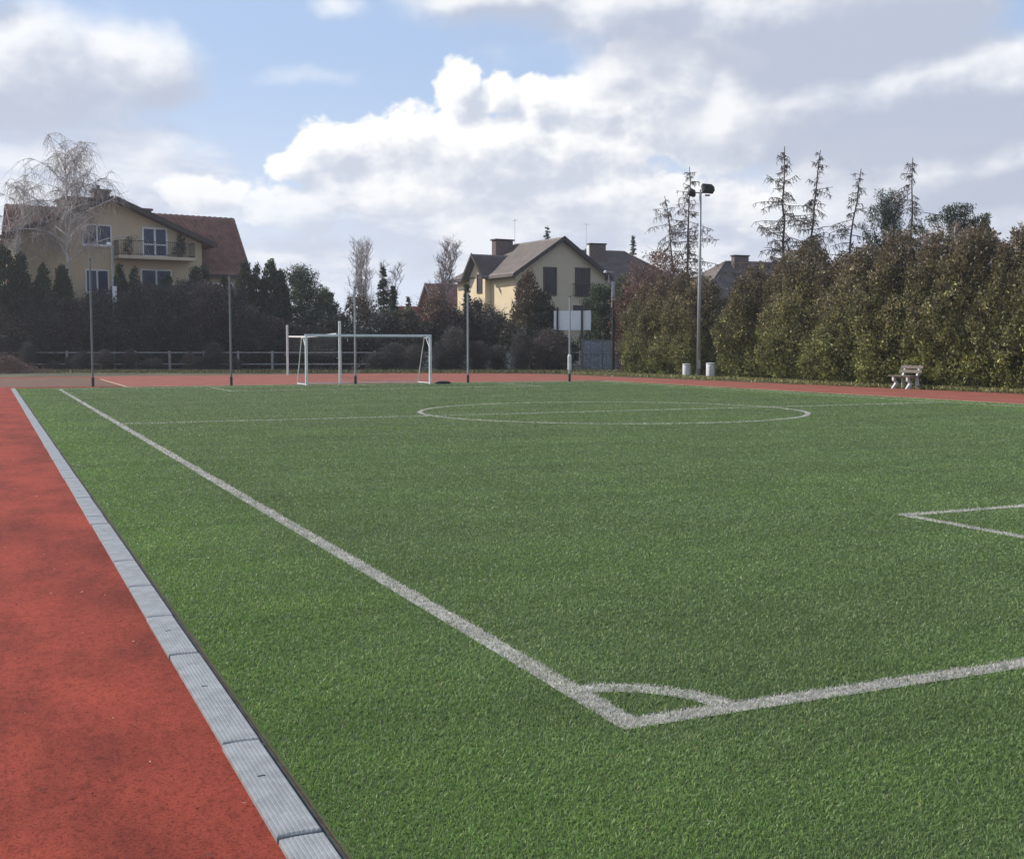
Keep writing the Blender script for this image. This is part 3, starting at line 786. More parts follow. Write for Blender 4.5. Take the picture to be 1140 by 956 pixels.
far_spruce(455, 330, 112, .7, 'distant narrow conifer rising over the red roof', 87)

# shrubs and small evergreens behind the goal
def shrub(px, top, w, width, clo, chi, label, seed, K=420, m=20, leaf=.17, name='evergreen_shrub', group=None):
    p, h = place_far(px, top, w)
    t = thing(name, label, 'shrub', p, 0, group)
    prof = lambda z: width * (.8 + .3 * z if z < .45 else .935 * max(.03, 1 - ((z - .45) / .56) ** 2) ** .6)
    V_, F_, c_ = cone_foliage(seed, h, prof, K, m, leaf, .18, clo, chi, .25, .5, .02, .22, .3)
    np_obj('crown', V_, F_, M_leaf, t, c_)
    trunk_mb(h * .7, .07, seed).build('trunk', M_dbark, t)
    return t
GB, GD = (.030, .034, .022), (.040, .042, .026)
BW, BW2 = (.045, .036, .026), (.058, .046, .032)
shrub(330, 362, 78, 1.7, (.022, .026, .018), (.030, .032, .022), 'dark low evergreen shrub left of the volleyball net', 101)
shrub(352, 345, 79, 1.6, (.016, .024, .018), (.024, .032, .022), 'blue green evergreen shrub under the round pine', 102)
shrub(376, 352, 78, 1.5, (.018, .024, .020), (.026, .032, .022), 'dark evergreen shrub behind the tall volleyball post', 103)
shrub(402, 330, 80, 1.7, BW, BW2, 'olive brown shrub under the left pair of bare birches', 104)
shrub(424, 352, 78, 1.5, (.016, .020, .024), (.024, .026, .028), 'near black shrub behind the middle of the goal', 105)
shrub(449, 345, 79, 1.7, GB, GD, 'dark green shrub before the red roofed house', 106)
shrub(466, 356, 78, 1.5, (.022, .024, .020), (.032, .032, .024), 'dark shrub behind the right goalpost', 107)
bs = [('bare_shrub', 487, 322, 80, 1.7, (.075, .045, .038), (.090, .055, .042), (.100, .062, .048), 'reddish brown twiggy shrub left of the cream house', 111),
      ('bare_shrub', 505, 345, 79, 1.6, (.042, .034, .032), (.040, .032, .030), (.052, .040, .036), 'dark brown shrub left of the net pole before the cream house', 112),
      ('bare_shrub', 531, 334, 80, 1.7, (.040, .034, .034), (.036, .032, .030), (.046, .040, .036), 'dark grey bare shrub before the lit side wall of the cream house', 113),
      ('bare_shrub', 552, 348, 79, 1.5, (.042, .036, .034), (.036, .034, .030), (.046, .040, .036), 'low dark bare shrub before the lower window of the cream house', 114)]
for nm, px, top, w, width, cc, l0, l1, lb, sd in bs:
    p, h = place_far(px, top, w); make_brush(nm, lb, sd, h, width, p, cc, None, 480, (l0, l1))
def far_thuja(px, top, w, width, clo, chi, label, seed, sharp=.8, K=560, name='thuja', cvar=.3, lob=.16):
    p, h = place_far(px, top, w); t = thing(name, label, 'tree', p)
    V_, F_, c_ = cone_foliage(seed, h, thuja_prof(width, sharp, .8), K, 22, .19, .17, clo, chi, .2, .9, .015, lob, cvar)
    np_obj('crown', V_, F_, M_leaf, t, c_); trunk_mb(h * .9, .12, seed).build('trunk', M_dbark, t); return t
far_thuja(588, 302, 80, 1.75, (.050, .046, .024), (.075, .052, .032), 'bronze tinged conifer before the corner of the cream house', 121, .75)
far_thuja(606, 322, 79, 1.25, (.022, .028, .018), (.030, .034, .020), 'dark conifer before the beige gable, right of the bronze one', 122, .7)
shrub(572, 360, 78, 1.3, GB, (.045, .04, .026), 'low dark shrub at the foot of the bronze conifer', 123)
shrub(622, 374, 77.5, 1.2, (.018, .022, .018), (.026, .028, .02), 'low near black shrub left of the white board posts', 124, K=300)
far_pine(668, 318, 84, 1.9, 'green pine before the right corner of the beige gable', 125, crown0=.1, n=56, c=(.040, .056, .026))
far_pine(693, 308, 86, 1.5, 'green pine behind the lamp post with two arms', 126, crown0=.15, n=40, c=(.036, .052, .026))
# copper coloured beech
for px, top, w, width, lb, sd in [(735, 277, 73, 2.9, 'red brown beech still holding dry leaves behind the thuja hedge', 131), (708, 318, 74, 1.6, 'lower red brown beech right of the lamp post with two arms', 132)]:
    p, h = place_far(px, top, w); make_brush('copper_beech', lb, sd, h, width, p, (.085, .052, .040), 'red brown beeches', 520, ((.092, .054, .038), (.118, .064, .046)), 'tree')
for px, top, w, width, lb, sd in [(836, 300, 66, 1.5, 'red brown bare shrub showing over the gap in the hedge', 133)]:
    p, h = place_far(px, top, w); make_brush('bare_shrub', lb, sd, h, width, p, (.085, .055, .045), None, 380, ((.080, .050, .036), (.10, .06, .044)))

# bare birches
p, h = place_far(76, 138, 78.4); make_birch('birch_tree', 'tall leafless weeping birch with white trunk before the tan house', 141, h, p, 1.1, .52, twigc=(.29, .25, .225), dens=1.02, lo=.47)
p, h = place_far(17, 170, 77.4); make_birch('birch_tree', 'leafless birch partly cut by the edge of the photo', 142, h, p, 1.1, .42, twigc=(.33, .29, .265), dens=.75, lo=.5)
for i, (px, top, w, lb, sp, dn) in enumerate([(392, 262, 86, 'pale slender bare birch behind the volleyball net, left of its pair', .17, .9), (406, 256, 88, 'pale slender bare birch behind the volleyball net, right of its pair', .17, .9),
                                  (433, 284, 88, 'small bare tree behind the slim spruce', .24, 1.0), (487, 258, 86, 'bare birch above the reddish twiggy shrub', .2, 1.3)]):
    p, h = place_far(px, top, w); make_birch('birch_tree', lb, 150 + i, h, p, .1, sp, 'bare birches behind the goal', True, (.27, .235, .22) if i < 3 else (.20, .15, .135), (2, 3, 2, 2)[i], dn * .8, up=.28)
for i, (px, top, w, lb) in enumerate([(1000, 248, 46, 'pale bare stems sticking up behind the hedge left of the bench'), (1040, 243, 44, 'bare birch top showing above the hedge right of the bench'), (1075, 240, 44, 'forked pale birch stem above the hedge'), (1126, 236, 43, 'pale bare birch at the right end of the hedge')]):
    p, h = place_far(px, top, w + 3); make_birch('birch_tree', lb, 160 + i, h, p, .1, .20, 'young birches behind the hedge', True, (.26, .20, .165), 2, .9, up=.2)
# larches behind the hedge
for (px, top, w, wide, lean, gp_, lb, sd, up_) in [
        (752, 220, 82, 1.45, -.8, .15, 'ragged flat topped larch behind the red brown beech', 171, .6), (765, 188, 82, 1.0, 0, .1, 'tall thin larch next to the floodlight pole', 172, 0),
        (870, 166, 70, 1.2, 0, .02, 'tallest dark larch above the gap in the hedge', 173, 0), (895, 170, 72, .9, .8, .08, 'leaning thin larch right of the tallest one', 174, 0),
        (936, 190, 70, 1.0, 1.1, .12, 'larch with a bent over top', 175, 0), (1012, 178, 68, .9, 0, .15, 'larch with a bushy tip above the bench', 176, .72),
        (1125, 262, 52, 1.0, 0, .3, 'short dark larch over the end of the hedge', 177, 0)]:
    p, h = place_far(px, top, w)
    make_larch('larch_tree', lb, sd, h, p, wide, lean, gp_, col=(.068, .055, .048) if px > 800 else (.085, .066, .056), group='leafless larches behind the hedge', upper=up_)
far_spruce(905, 262, 70, 1.6, 'dark conifer at the foot of the leaning larch', 178, gapf=.25)
far_pine(977, 214, 72, 2.0, 'loose green pine between the two slender larches', 179, crown0=.55, n=40, c=(.040, .058, .034), m=170, ragged=.55, lf=.72, sp_=.30)
far_pine(1066, 228, 60, 2.2, 'flat topped dark pine above the right part of the hedge', 180, crown0=.74, n=26, c=(.026, .034, .018), m=200, ragged=.55, lf=.68, sp_=.30, flat=.14)
far_pine(1092, 240, 58, 1.0, 'small dark pine tip right of the flat topped pine', 181, crown0=.7, n=16, c=(.026, .034, .018), m=180, ragged=.4, lf=.7, sp_=.36)
# brush pile at the left end of the far track
p = gp(8, 70)
t = thing('brush_pile', 'low heap of cut reddish brown branches at the end of the red track', 'brush pile', p)
s = Segs(); r = random.Random(5)
for i in range(900):
    a = r.uniform(0, 6.28); rr_ = abs(r.gauss(0, .55)) * 2.0; z = max(.03, (1.05 - rr_ * .42) * r.random())
    s.path(wob((cos(a) * rr_, sin(a) * rr_ * .7, z), (r.gauss(0, 1), r.gauss(0, 1), r.gauss(.1, .35)), r.uniform(.3, .9), 3, r, (0, 0, -.2), .2), .012, .005)
s.build('branches', M_twig, t, (.13, .08, .065), 3, .35, 5)

# ------------------------------------------------------------------ houses
def tiled_slope(name, a, b, c, d, m, parent, tw=.32, ch=.36, thick=.14, amp=.035):
    """roof slope: a-b along the eave, d-c along the ridge; pantile relief in rows, closed underneath"""
    a, b, c, d = (np.array(q, float) for q in (a, b, c, d))
    W = max(np.linalg.norm(b - a), np.linalg.norm(c - d)); H = np.linalg.norm((d + c) / 2 - (a + b) / 2)
    nn = np.cross(b - a, (d + c) / 2 - (a + b) / 2); nn /= np.linalg.norm(nn)
    if nn[2] < 0: nn = -nn
    nc = max(2, int(W / tw)) * 3; nr = max(2, int(H / ch))
    V = []; F = []
    vs = []
    for rI in range(nr):
        for e, lift in ((0, .03), (1, 0.0)): vs.append(((rI + e * .999) / nr, lift))
    for v, lift in vs:
        L_ = a + (d - a) * v; R_ = b + (c - b) * v
        for i in range(nc + 1):
            u = i / nc; k3 = i % 3
            V.append(L_ + (R_ - L_) * u + nn * (thick + lift + amp * (0, 1, .45)[k3]))
    row = nc + 1
    for j in range(len(vs) - 1):
        for i in range(nc): F.append((j * row + i, j * row + i + 1, (j + 1) * row + i + 1, (j + 1) * row + i))
    top = len(V)
    V += [a, b, c, d]; l = len(vs) - 1
    A, B, C_, D = 0, nc, l * row + nc, l * row
    F += [(top, top + 1, top + 2, top + 3), (top, A, B, top + 1)[::-1], (top + 3, D, A, top), (top + 1, B, C_, top + 2), (top + 2, C_, D, top + 3)]
    return np_obj(name, V, F, m, parent)

def window(parent, x0, x1, z0, z1, y, axis='y', frame=M_white, glass=M_glass, fw=.09, mull=1, trans=(), sill=None, name='window'):
    """window set in a wall facing -axis; y = wall plane"""
    def bx(mb, a0, a1, d0, d1, zz0, zz1):
        if axis == 'y': mb.box(a0, a1, y - d1, y - d0, zz0, zz1)
        else: mb.box(y - d1, y - d0, a0, a1, zz0, zz1)
    f = MB()
    bx(f, x0, x0 + fw, -.05, .06, z0, z1); bx(f, x1 - fw, x1, -.05, .06, z0, z1)
    bx(f, x0 + fw, x1 - fw, -.05, .06, z1 - fw, z1); bx(f, x0 + fw, x1 - fw, -.05, .06, z0, z0 + fw)
    for i in range(mull):
        xm = x0 + (x1 - x0) * (i + 1) / (mull + 1); bx(f, xm - fw * .6, xm + fw * .6, -.05, .057, z0 + fw, z1 - fw)
    for tz in trans:
        zz = z0 + (z1 - z0) * tz
        xs = [x0 + fw] + [x0 + (x1 - x0) * (i + 1) / (mull + 1) for i in range(mull)] + [x1 - fw]
        for i in range(len(xs) - 1): bx(f, xs[i] + (fw * .6 if i else 0), xs[i + 1] - (fw * .6 if i < len(xs) - 2 else 0), -.05, .055, zz - fw * .4, zz + fw * .4)
    g = MB(); bx(g, x0 + fw * .5, x1 - fw * .5, -.05, .02, z0 + fw * .5, z1 - fw * .5)
    fo = f.build(name, frame, parent); g.build('pane', glass, fo)
    if sill:
        sm = MB(); bx(sm, x0 - .1, x1 + .1, .003, .16, z0 - .09, z0 - .003); sm.build('sill', sill, fo)
    return fo

# ---- tan house on the left
apex = pt(128, HOR, 82); UL = cw(.833, .555); ULn = UL.normalized()
house = thing('house', 'large tan house with red brown tiled roof, balcony and front gable behind the dark thujas', 'house', (apex.x, apex.y, 0), atan2(ULn.y, ULn.x))
m = MB(); m.prism([(-6.35, 0, 0), (6.35, 0, 0), (6.35, 0, 9.05), (0, 0, 11.62), (-6.35, 0, 9.05)], (0, 6.5, 0)); m.build('gable_wall', M_tan, house)
m = MB(); m.prism([(0, .9, 0), (0, .9, 7.0), (0, 4.0, 10.9), (0, 7.1, 7.0), (0, 7.1, 0)], (3.6, 0, 0))
for q in range(len(m.v)): x_, y_, z_ = m.v[q]; m.v[q] = (x_ + 6.36, y_, z_)
m.build('wing_wall', M_tan, house)
m = MB(); m.prism([(-6.36, .9, 0), (-6.36, .9, 7.0), (-6.36, 4.0, 10.9), (-6.36, 7.1, 7.0), (-6.36, 7.1, 0)], (.0 - .02, 0, 0)); 
sl = 2.93 / 7.2
r1 = tiled_slope('roof', (0, -.75, 11.72), (0, 6.8, 11.72), (7.25, 6.8, 11.72 - 7.25 * sl), (7.25, -.75, 11.72 - 7.25 * sl), M_tile, house, .42, .46, .14, .07)
tiled_slope('roof', (0, 6.8, 11.72), (0, -.75, 11.72), (-7.25, -.75, 11.72 - 7.25 * sl), (-7.25, 6.8, 11.72 - 7.25 * sl), M_tile, house, .42, .46, .14, .07)
f = MB()   # barge boards
for sg in (1, -1):
    f.prism([(sg * .05, -.80, 11.62), (sg * 7.3, -.80, 11.62 - 7.25 * sl), (sg * 7.3, -.80, 11.98 - 7.25 * sl), (sg * .05, -.80, 11.98)], (0, .045, 0))
    f.prism([(sg * .05, -.70, 11.66), (sg * 6.3, -.70, 11.66 - 6.25 * sl), (sg * 6.3, -.70, 11.60 - 6.25 * sl), (sg * .05, -.70, 11.60)], (0, .69, 0))
f.build('barge_board', M_fascia, house)
tiled_slope('roof', (6.6, .35, 6.75), (10.3, .35, 6.75), (10.3, 4.0, 11.35), (1.8, 4.0, 11.35), M_tile, house, .42, .46, .14, .07)
tiled_slope('roof', (10.3, 7.65, 6.75), (-6.2, 7.65, 6.75), (-6.2, 4.0, 11.35), (10.3, 4.0, 11.35), M_tile, house, .42, .46, .14, .07)
tiled_slope('roof', (-6.2, 1.2, 7.8), (-3.0, 1.2, 7.8), (-1.5, 4.0, 11.35), (-6.2, 4.0, 11.35), M_tile, house, .42, .46, .14, .07)
MB().box(6.5, 10.35, .20, .34, 6.68, 6.84).build('gutter', M_fascia, house)
ch = MB().box(-.62, .5, 2.2, 3.2, 11.2, 12.55, .03); ch.build('chimney', M_chim, house)
cp = MB().box(-.72, .6, 2.1, 3.3, 12.553, 12.72, .03).box(-.30, -.1, 2.6, 2.8, 12.72, 13.05).build('chimney_cap', M_fascia, house)
d1 = MB().box(-2.75, -.75, 1.6, 4.2, 9.8, 11.85, .04).box(-2.85, -.70, 1.5, 4.3, 11.853, 12.0, .03).build('roof_box', M_fascia, house)
d2 = MB().box(1.25, 3.25, 1.6, 4.2, 9.5, 11.35, .04).box(1.2, 3.35, 1.5, 4.3, 11.353, 11.5, .03).build('roof_box', M_chim, house)
# windows on the gable
window(house, -2.05, -.05, 8.55, 10.0, 0, trans=(), mull=1, sill=M_white)
window(house, 2.05, 3.85, 7.92, 10.0, 0, trans=(.42,), mull=1, name='balcony_door', fw=.12)
window(house, 1.9, 4.1, 5.0, 7.05, 0, trans=(), mull=1)
window(house, -1.9, -.3, 5.3, 6.9, 0, trans=(), mull=1, sill=M_white)
window(house, 7.0, 9.0, 4.9, 6.3, .9, mull=1, sill=M_white)
bal = MB().box(.05, 5.45, -1.35, -.003, 7.66, 7.88, .02).build('balcony', M_gable, house)
rl = MB(); 
for a_, b_ in (((.1, -1.3), (5.4, -1.3)), ((.1, -1.3), (.1, -.02)), ((5.4, -1.3), (5.4, -.02))):
    for z_ in (7.98, 8.9): rl.tube([(*a_, z_), (*b_, z_)], .03, 6)
    n_ = int(max(abs(b_[0] - a_[0]), abs(b_[1] - a_[1])) / .14)
    for i in range(n_ + 1):
        q = i / n_; rl.tube([(a_[0] + (b_[0] - a_[0]) * q, a_[1] + (b_[1] - a_[1]) * q, 7.885), (a_[0] + (b_[0] - a_[0]) * q, a_[1] + (b_[1] - a_[1]) * q, 8.92)], .014, 5)
rl.build('railing', M_rustw, bal)
# plants and a chair shape on the balcony
for (x_, z_, r_, lb) in ((1.0, 8.3, .38, 'bushy potted plant at the left end of the balcony'), (4.55, 8.2, .42, 'low potted plant right of the balcony door'), (4.75, 8.9, .3, 'tall narrow potted plant beside the balcony door')):
    V_, F_, c_ = cone_foliage(int(x_ * 10), 1.0 if z_ < 8.8 else 1.6, lambda z: r_ * (1 - z * .6), 30, 14, .12, .1, (.03, .035, .02), (.045, .04, .025))
    w_ = house.matrix_basis @ Vector((x_, -.55 if z_ < 8.8 else -.3, 7.89))
    t = thing('potted_plant', lb, 'plant', w_, 0, 'plants on the balcony'); np_obj('foliage', V_ + np.array([0, 0, .25]), F_, M_leaf, t, c_)
    MB().lathe([(.11, 0), (.15, .28), (.13, .28)], 12).build('pot', M_tile3, t)

# ---- cream house in the centre
A0 = cw(.27, 88); U = cw(.853, .51).normalized()
house2 = thing('house', 'cream house with grey brown roof, sunlit side wall and shaded beige front gable', 'house', A0, atan2(U.y, U.x))
EZ, RZ, HW, DP = 7.1, 9.75, 8.15, 9.2
MX = HW / 2
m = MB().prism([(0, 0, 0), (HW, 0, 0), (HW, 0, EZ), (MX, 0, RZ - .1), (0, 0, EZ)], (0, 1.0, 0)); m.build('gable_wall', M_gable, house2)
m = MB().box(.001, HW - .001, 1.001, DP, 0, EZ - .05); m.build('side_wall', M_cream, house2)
MB().box(-.012, -.001, -.0, 1.0, 0, EZ - .02).build('corner_wall', M_cream, house2)
ks = (RZ - EZ) / MX; ov = .45
tiled_slope('roof', (-ov, -ov, EZ - ov * ks), (-ov, DP + ov, EZ - ov * ks), (MX, 6.8, RZ), (MX, -ov, RZ), M_tile2, house2, .3, .35)
tiled_slope('roof', (HW + ov, DP + ov, EZ - ov * ks), (HW + ov, -ov, EZ - ov * ks), (MX, -ov, RZ), (MX, 6.8, RZ), M_tile2, house2, .3, .35)
tiled_slope('roof', (HW + ov, DP + ov, EZ - ov * ks), (-ov, DP + ov, EZ - ov * ks), (MX - .05, 6.75, RZ), (MX + .05, 6.75, RZ), M_tile2, house2, .3, .35)
f = MB()
for sg, xe in ((-1, -ov), (1, HW + ov)):
    f.prism([(MX, -ov - .05, RZ - .12), (xe, -ov - .05, EZ - ov * ks - .12), (xe, -ov - .05, EZ - ov * ks + .22), (MX, -ov - .05, RZ + .22)], (0, .046, 0))
f.build('barge_board', M_fascia, house2)
MB().tube([(-ov - .08, -ov, EZ - ov * ks - .02), (-ov - .08, 3.55, EZ - ov * ks - .04)], .075, 8).build('gutter', M_fascia, house2)
MB().tube([(-ov - .08, 6.5, EZ - ov * ks - .02), (-ov - .08, DP + ov, EZ - ov * ks - .04)], .075, 8).build('gutter', M_fascia, house2)
MB().tube([(-.10, 6.62, EZ - .4), (-.10, 6.62, 0)], .055, 8).build('drainpipe', M_fascia, house2)
# bay with its own little gable on the lit side
m = MB().prism([(-.5, 3.75, 0), (-.5, 6.25, 0), (-.5, 6.25, 7.0), (-.5, 5.0, 8.45), (-.5, 3.75, 7.0)], (.498, 0, 0)); m.build('bay_wall', M_cream, house2)
tiled_slope('dormer_roof', (-1.0, 3.35, 6.75), (1.0, 3.35, 6.75), (2.6, 5.0, 8.65), (-1.0, 5.0, 8.65), M_tile2, house2, .3, .35)
tiled_slope('dormer_roof', (1.0, 6.65, 6.75), (-1.0, 6.65, 6.75), (-1.0, 5.0, 8.65), (2.6, 5.0, 8.65), M_tile2, house2, .3, .35)
f = MB()
for ye in (3.3, 6.7): f.prism([(-1.05, 5.0, 8.55), (-1.05, ye, 6.62), (-1.05, ye, 6.9), (-1.05, 5.0, 8.86)], (.046, 0, 0))
f.build('barge_board', M_fascia, house2)
window(house2, 4.2, 5.0, 5.7, 7.2, -.5, 'x', M_brownf, M_glassd, .1, 0)
window(house2, 4.2, 5.2, 2.2, 3.6, -.5, 'x', M_brownf, M_glassd, .1, 0)
window(house2, 7.0, 8.0, 3.6, 4.7, 0, 'x', M_brownf, M_glassd, .1, 0)
window(house2, 2.0, 3.0, 2.2, 3.6, 0, 'x', M_brownf, M_glassd, .1, 0)
window(house2, 2.45, 3.65, 5.45, 7.6, 0, 'y', M_brownf, M_glassd, .1, 0)
window(house2, 5.35, 6.75, 5.42, 7.65, 0, 'y', M_brownf, M_glassd, .1, 1, name='balcony_door')
window(house2, 5.2, 7.0, 2.9, 4.75, 0, 'y', M_brownf, M_glassd, .1, 1)
rl = MB()
for z_ in (5.5, 6.4): rl.tube([(5.1, -.2, z_), (7.1, -.2, z_)], .025, 6)
for i in range(15): rl.tube([(5.1 + i * 2 / 14, -.2, 5.45), (5.1 + i * 2 / 14, -.2, 6.42)], .013, 5)
for x_ in (5.1, 7.1): rl.tube([(x_, -.2, 6.38), (x_, -.004, 6.38)], .02, 5); rl.tube([(x_, -.2, 5.52), (x_, -.004, 5.52)], .02, 5)
rl.build('railing', M_rustw, house2)
MB().box(1.9, 3.5, 6.2, 6.9, 8.0, 10.05, .03).build('chimney', M_chim, house2); MB().box(1.8, 3.6, 6.1, 7.0, 10.053, 10.17, .02).build('chimney_cap', M_fascia, house2)
an = MB().tube([(3.9, 6.6, 9.8), (3.9, 6.6, 11.9)], .014, 6)
for q in range(5): an.tube([(3.75 + .03 * q, 6.6 - .25 + q * .12, 11.75 - q * .0), (4.05 - .03 * q, 6.6 - .25 + q * .12, 11.75)], .006, 5)
an.tube([(3.9, 6.3, 11.75), (3.9, 7.0, 11.75)], .014, 5); an.build('antenna', M_galv, house2)

def simple_house(label, px, w, rot, W, D, ez, rz, wall, tile, chim=None, hl=-.5, hr=-.5):
    p = gp(px, w); f_ = cw(cos(rot), sin(rot)); h = thing('house', label, 'house', p, atan2(f_.y, f_.x))
    hipped = hl > 0 or hr > 0
    k_ = (rz - ez) / (D / 2); e_ = ez - .5 * k_
    if hipped: MB().box(0, W, 0, D, 0, ez).build('wall', wall, h)
    else: MB().prism([(0, 0, 0), (0, D, 0), (0, D, ez), (0, D / 2, rz - .1), (0, 0, ez)], (W, 0, 0)).build('wall', wall, h)
    tiled_slope('roof', (-.5, -.5, e_), (W + .5, -.5, e_), (W - hr, D / 2, rz), (hl, D / 2, rz), tile, h, .32, .36)
    tiled_slope('roof', (W + .5, D + .5, e_), (-.5, D + .5, e_), (hl, D / 2, rz), (W - hr, D / 2, rz), tile, h, .32, .36)
    if hr > 0: tiled_slope('roof', (W + .5, -.5, e_), (W + .5, D + .5, e_), (W - hr, D / 2 + .03, rz), (W - hr, D / 2 - .03, rz), tile, h, .32, .36)
    if hl > 0: tiled_slope('roof', (-.5, D + .5, e_), (-.5, -.5, e_), (hl, D / 2 - .03, rz), (hl, D / 2 + .03, rz), tile, h, .32, .36)
    f = MB()
    for xe, hh in ((-.55, hl), (W + .505, hr)):
        if hh > 0: continue
        for ye in (-.55, D + .55): f.prism([(xe, D / 2, rz - .12), (xe, ye, ez - .55 * k_ - .1), (xe, ye, ez - .55 * k_ + .22), (xe, D / 2, rz + .22)], (.045, 0, 0))
    if f.v: f.build('barge_board', M_fascia, h)
    for xc in (W * .25, W * .65): window(h, xc, xc + 1.2, ez - 2.1, ez - .7, 0, 'y', M_white, M_glassd, .1, 1)
    if chim:
        for (x_, y_, zt, mm) in chim: MB().box(x_, x_ + 1.5, y_, y_ + .6, rz - 1.6, zt, .03).build('chimney', mm, h); MB().box(x_ - .08, x_ + 1.58, y_ - .08, y_ + .68, zt + .003, zt + .12, .02).build('chimney_cap', M_fascia, h)
    return h
h3 = simple_house('low house with a brick red roof behind the shrubs and goal', 446, 112, .25, 7.0, 8, 3.2, 5.4, M_tan, M_tile3)
MB().prism([(1.6, -.5, 3.0), (3.2, -.5, 3.0), (2.4, -.5, 4.55)], (0, 2.6, 0)).build('dormer', M_tile3, h3)
simple_house('cream house with brown roof peeping out left of the cream house with the bay', 487, 108, .25, 6, 7, 5.6, 7.4, M_cream, M_tile)
h4 = simple_house('brown roofed house with a wide white sided chimney behind the beech', 666, 100, .30, 8.4, 9, 6.9, 10.0, M_gable, M_tile2, [(.2, 2.6, 10.45, M_chim)], -.5, 4.4)
MB().box(.10, .195, 2.62, 3.18, 8.6, 10.4).build('chimney_face', M_white, h4)
an = MB().tube([(.3, 3.8, 10.1), (.3, 3.8, 12.4)], .012, 6).tube([(0, 3.8, 12.3), (.6, 3.8, 12.3)], .006, 5)
for q in range(6): an.tube([(.03 + .11 * q, 3.6, 12.3), (.03 + .11 * q, 4.0, 12.3)], .005, 5)
an.build('antenna', M_galv, h4)
simple_house('brown roofed house seen over the gap in the thuja hedge', 782, 102, .35, 12, 9, 6.0, 9.3, M_gable, M_tile2, [(5.0, 3.2, 9.75, M_chim)], 5.0, -.5)

# ------------------------------------------------------------------ fence, wall, gate, board
fd = [(-30, 75.5), (150, 75), (330, 75), (500, 75), (646, 75)]
p0, p1 = gp(-40, 75), gp(646, 75); dv = (p1 - p0); Lf = dv.length; an_ = atan2(dv.y, dv.x)
fence = thing('rail_fence', 'low white concrete two rail fence along the foot of the dark shrubs', 'fence', p0, an_)
nps = int(Lf / 2.15); 
for i in range(nps + 1):
    x = Lf * i / nps
    MB().box(x - .07, x + .07, -.065, .065, 0, 1.30, .012).box(x - .10, x + .10, -.10, .10, 0, .12, .01).build('post', M_rail, fence)
for z in (.40, 1.14):
    mb = MB()
    for i in range(nps): mb.box(Lf * i / nps + .073, Lf * (i + 1) / nps - .073, -.03, .03, z + .015, z + .085, .01)
    mb.build('rail', M_rail, fence)
# low pale wall with scribbles seen between the stems, behind the fence
def graffiti_mat(name, base, a, b_, sc):
    m, nt, b = nodes_of(name); L = nt.links.new; N = nt.nodes.new
    tc = N('ShaderNodeTexCoord'); n = N('ShaderNodeTexNoise'); n.inputs['Scale'].default_value = sc; n.inputs['Detail'].default_value = 2; n.inputs['Distortion'].default_value = 2.5
    L(tc.outputs['Object'], n.inputs['Vector'])
    r = N('ShaderNodeValToRGB'); e = r.color_ramp.elements
    e[0].position = .44; e[0].color = (*base, 1); e[1].position = .56; e[1].color = (*base, 1)
    for pos, cc in ((.47, a), (.50, a), (.53, b_)):
        q = e.new(pos); q.color = (*cc, 1)
    L(n.outputs['Fac'], r.inputs['Fac']); L(r.outputs[0], b.inputs['Base Color']); b.inputs['Roughness'].default_value = .8
    return m
M_graf = graffiti_mat('graffiti_wall', (.42, .43, .45), (.06, .06, .07), (.30, .30, .32), 1.3)
wp0, wp1 = gp(436, 76.4), gp(590, 76.2); dv = wp1 - wp0
wl = MB().box(0, dv.length, -.1, .1, 0, 1.15).box(-.03, dv.length + .03, -.14, .14, 1.153, 1.22)
o = wl.build('boundary_wall', M_graf); o.location = wp0; o.rotation_euler = (0, 0, atan2(dv.y, dv.x)); tag(o, 'low pale scribbled wall glimpsed between the shrub stems behind the goal', 'wall')
# gate
gp0, gp1 = gp(648, 76), gp(694, 75.2); dv = gp1 - gp0; GL = dv.length
gate = thing('metal_gate', 'blue grey double leaf sheet metal gate beside the hedge', 'gate', gp0, atan2(dv.y, dv.x))
M_gate = graffiti_mat('gate_sheet', (.20, .225, .26), (.34, .36, .38), (.13, .15, .18), 1.1)
for a_, b_ in ((.06, GL / 2 - .03), (GL / 2 + .03, GL - .06)):
    lf = MB()
    n_ = 10
    for i in range(n_): x_ = a_ + (b_ - a_) * i / n_; lf.box(x_ + .004, x_ + (b_ - a_) / n_ - .004, -.02 - (.012 if i % 2 else 0), .02, .1, 2.0)
    leaf_ = lf.build('gate_leaf', M_gate, gate)
    fr = MB().box(a_, b_, -.05, -.034, .1, .18).box(a_, b_, -.05, -.034, 1.92, 2.0).box(a_, b_, -.05, -.034, 1.05, 1.12); fr.build('frame', M_pole, leaf_)
for x_ in (0, GL / 2, GL): MB().box(x_ - .04 if x_ != GL / 2 else x_ - .025, x_ + .04 if x_ != GL / 2 else x_ + .025, -.06, .04, 0, 2.12).build('post', M_pole, gate)
# information board
bp0, bp1 = gp(616.5, 78), gp(657.5, 77.6); dv = bp1 - bp0; BL = dv.length
zb0, zb1 = pt(637, 367.5, 78).z, pt(637, 346, 78).z
board = thing('notice_board', 'blank white board on two dark posts before the beige gable', 'board', bp0, atan2(dv.y, dv.x))
MB().box(0, BL * .76, .03, .07, zb0, zb1).box(BL * .763, BL, .025, .065, zb0, zb1).build('panel', M_panel, board)
for x_ in (BL * .765, BL * .10): MB().box(x_ - .06, x_ + .06, -.09, .02, 0, zb1 + .22).build('post', M_poledark, board)
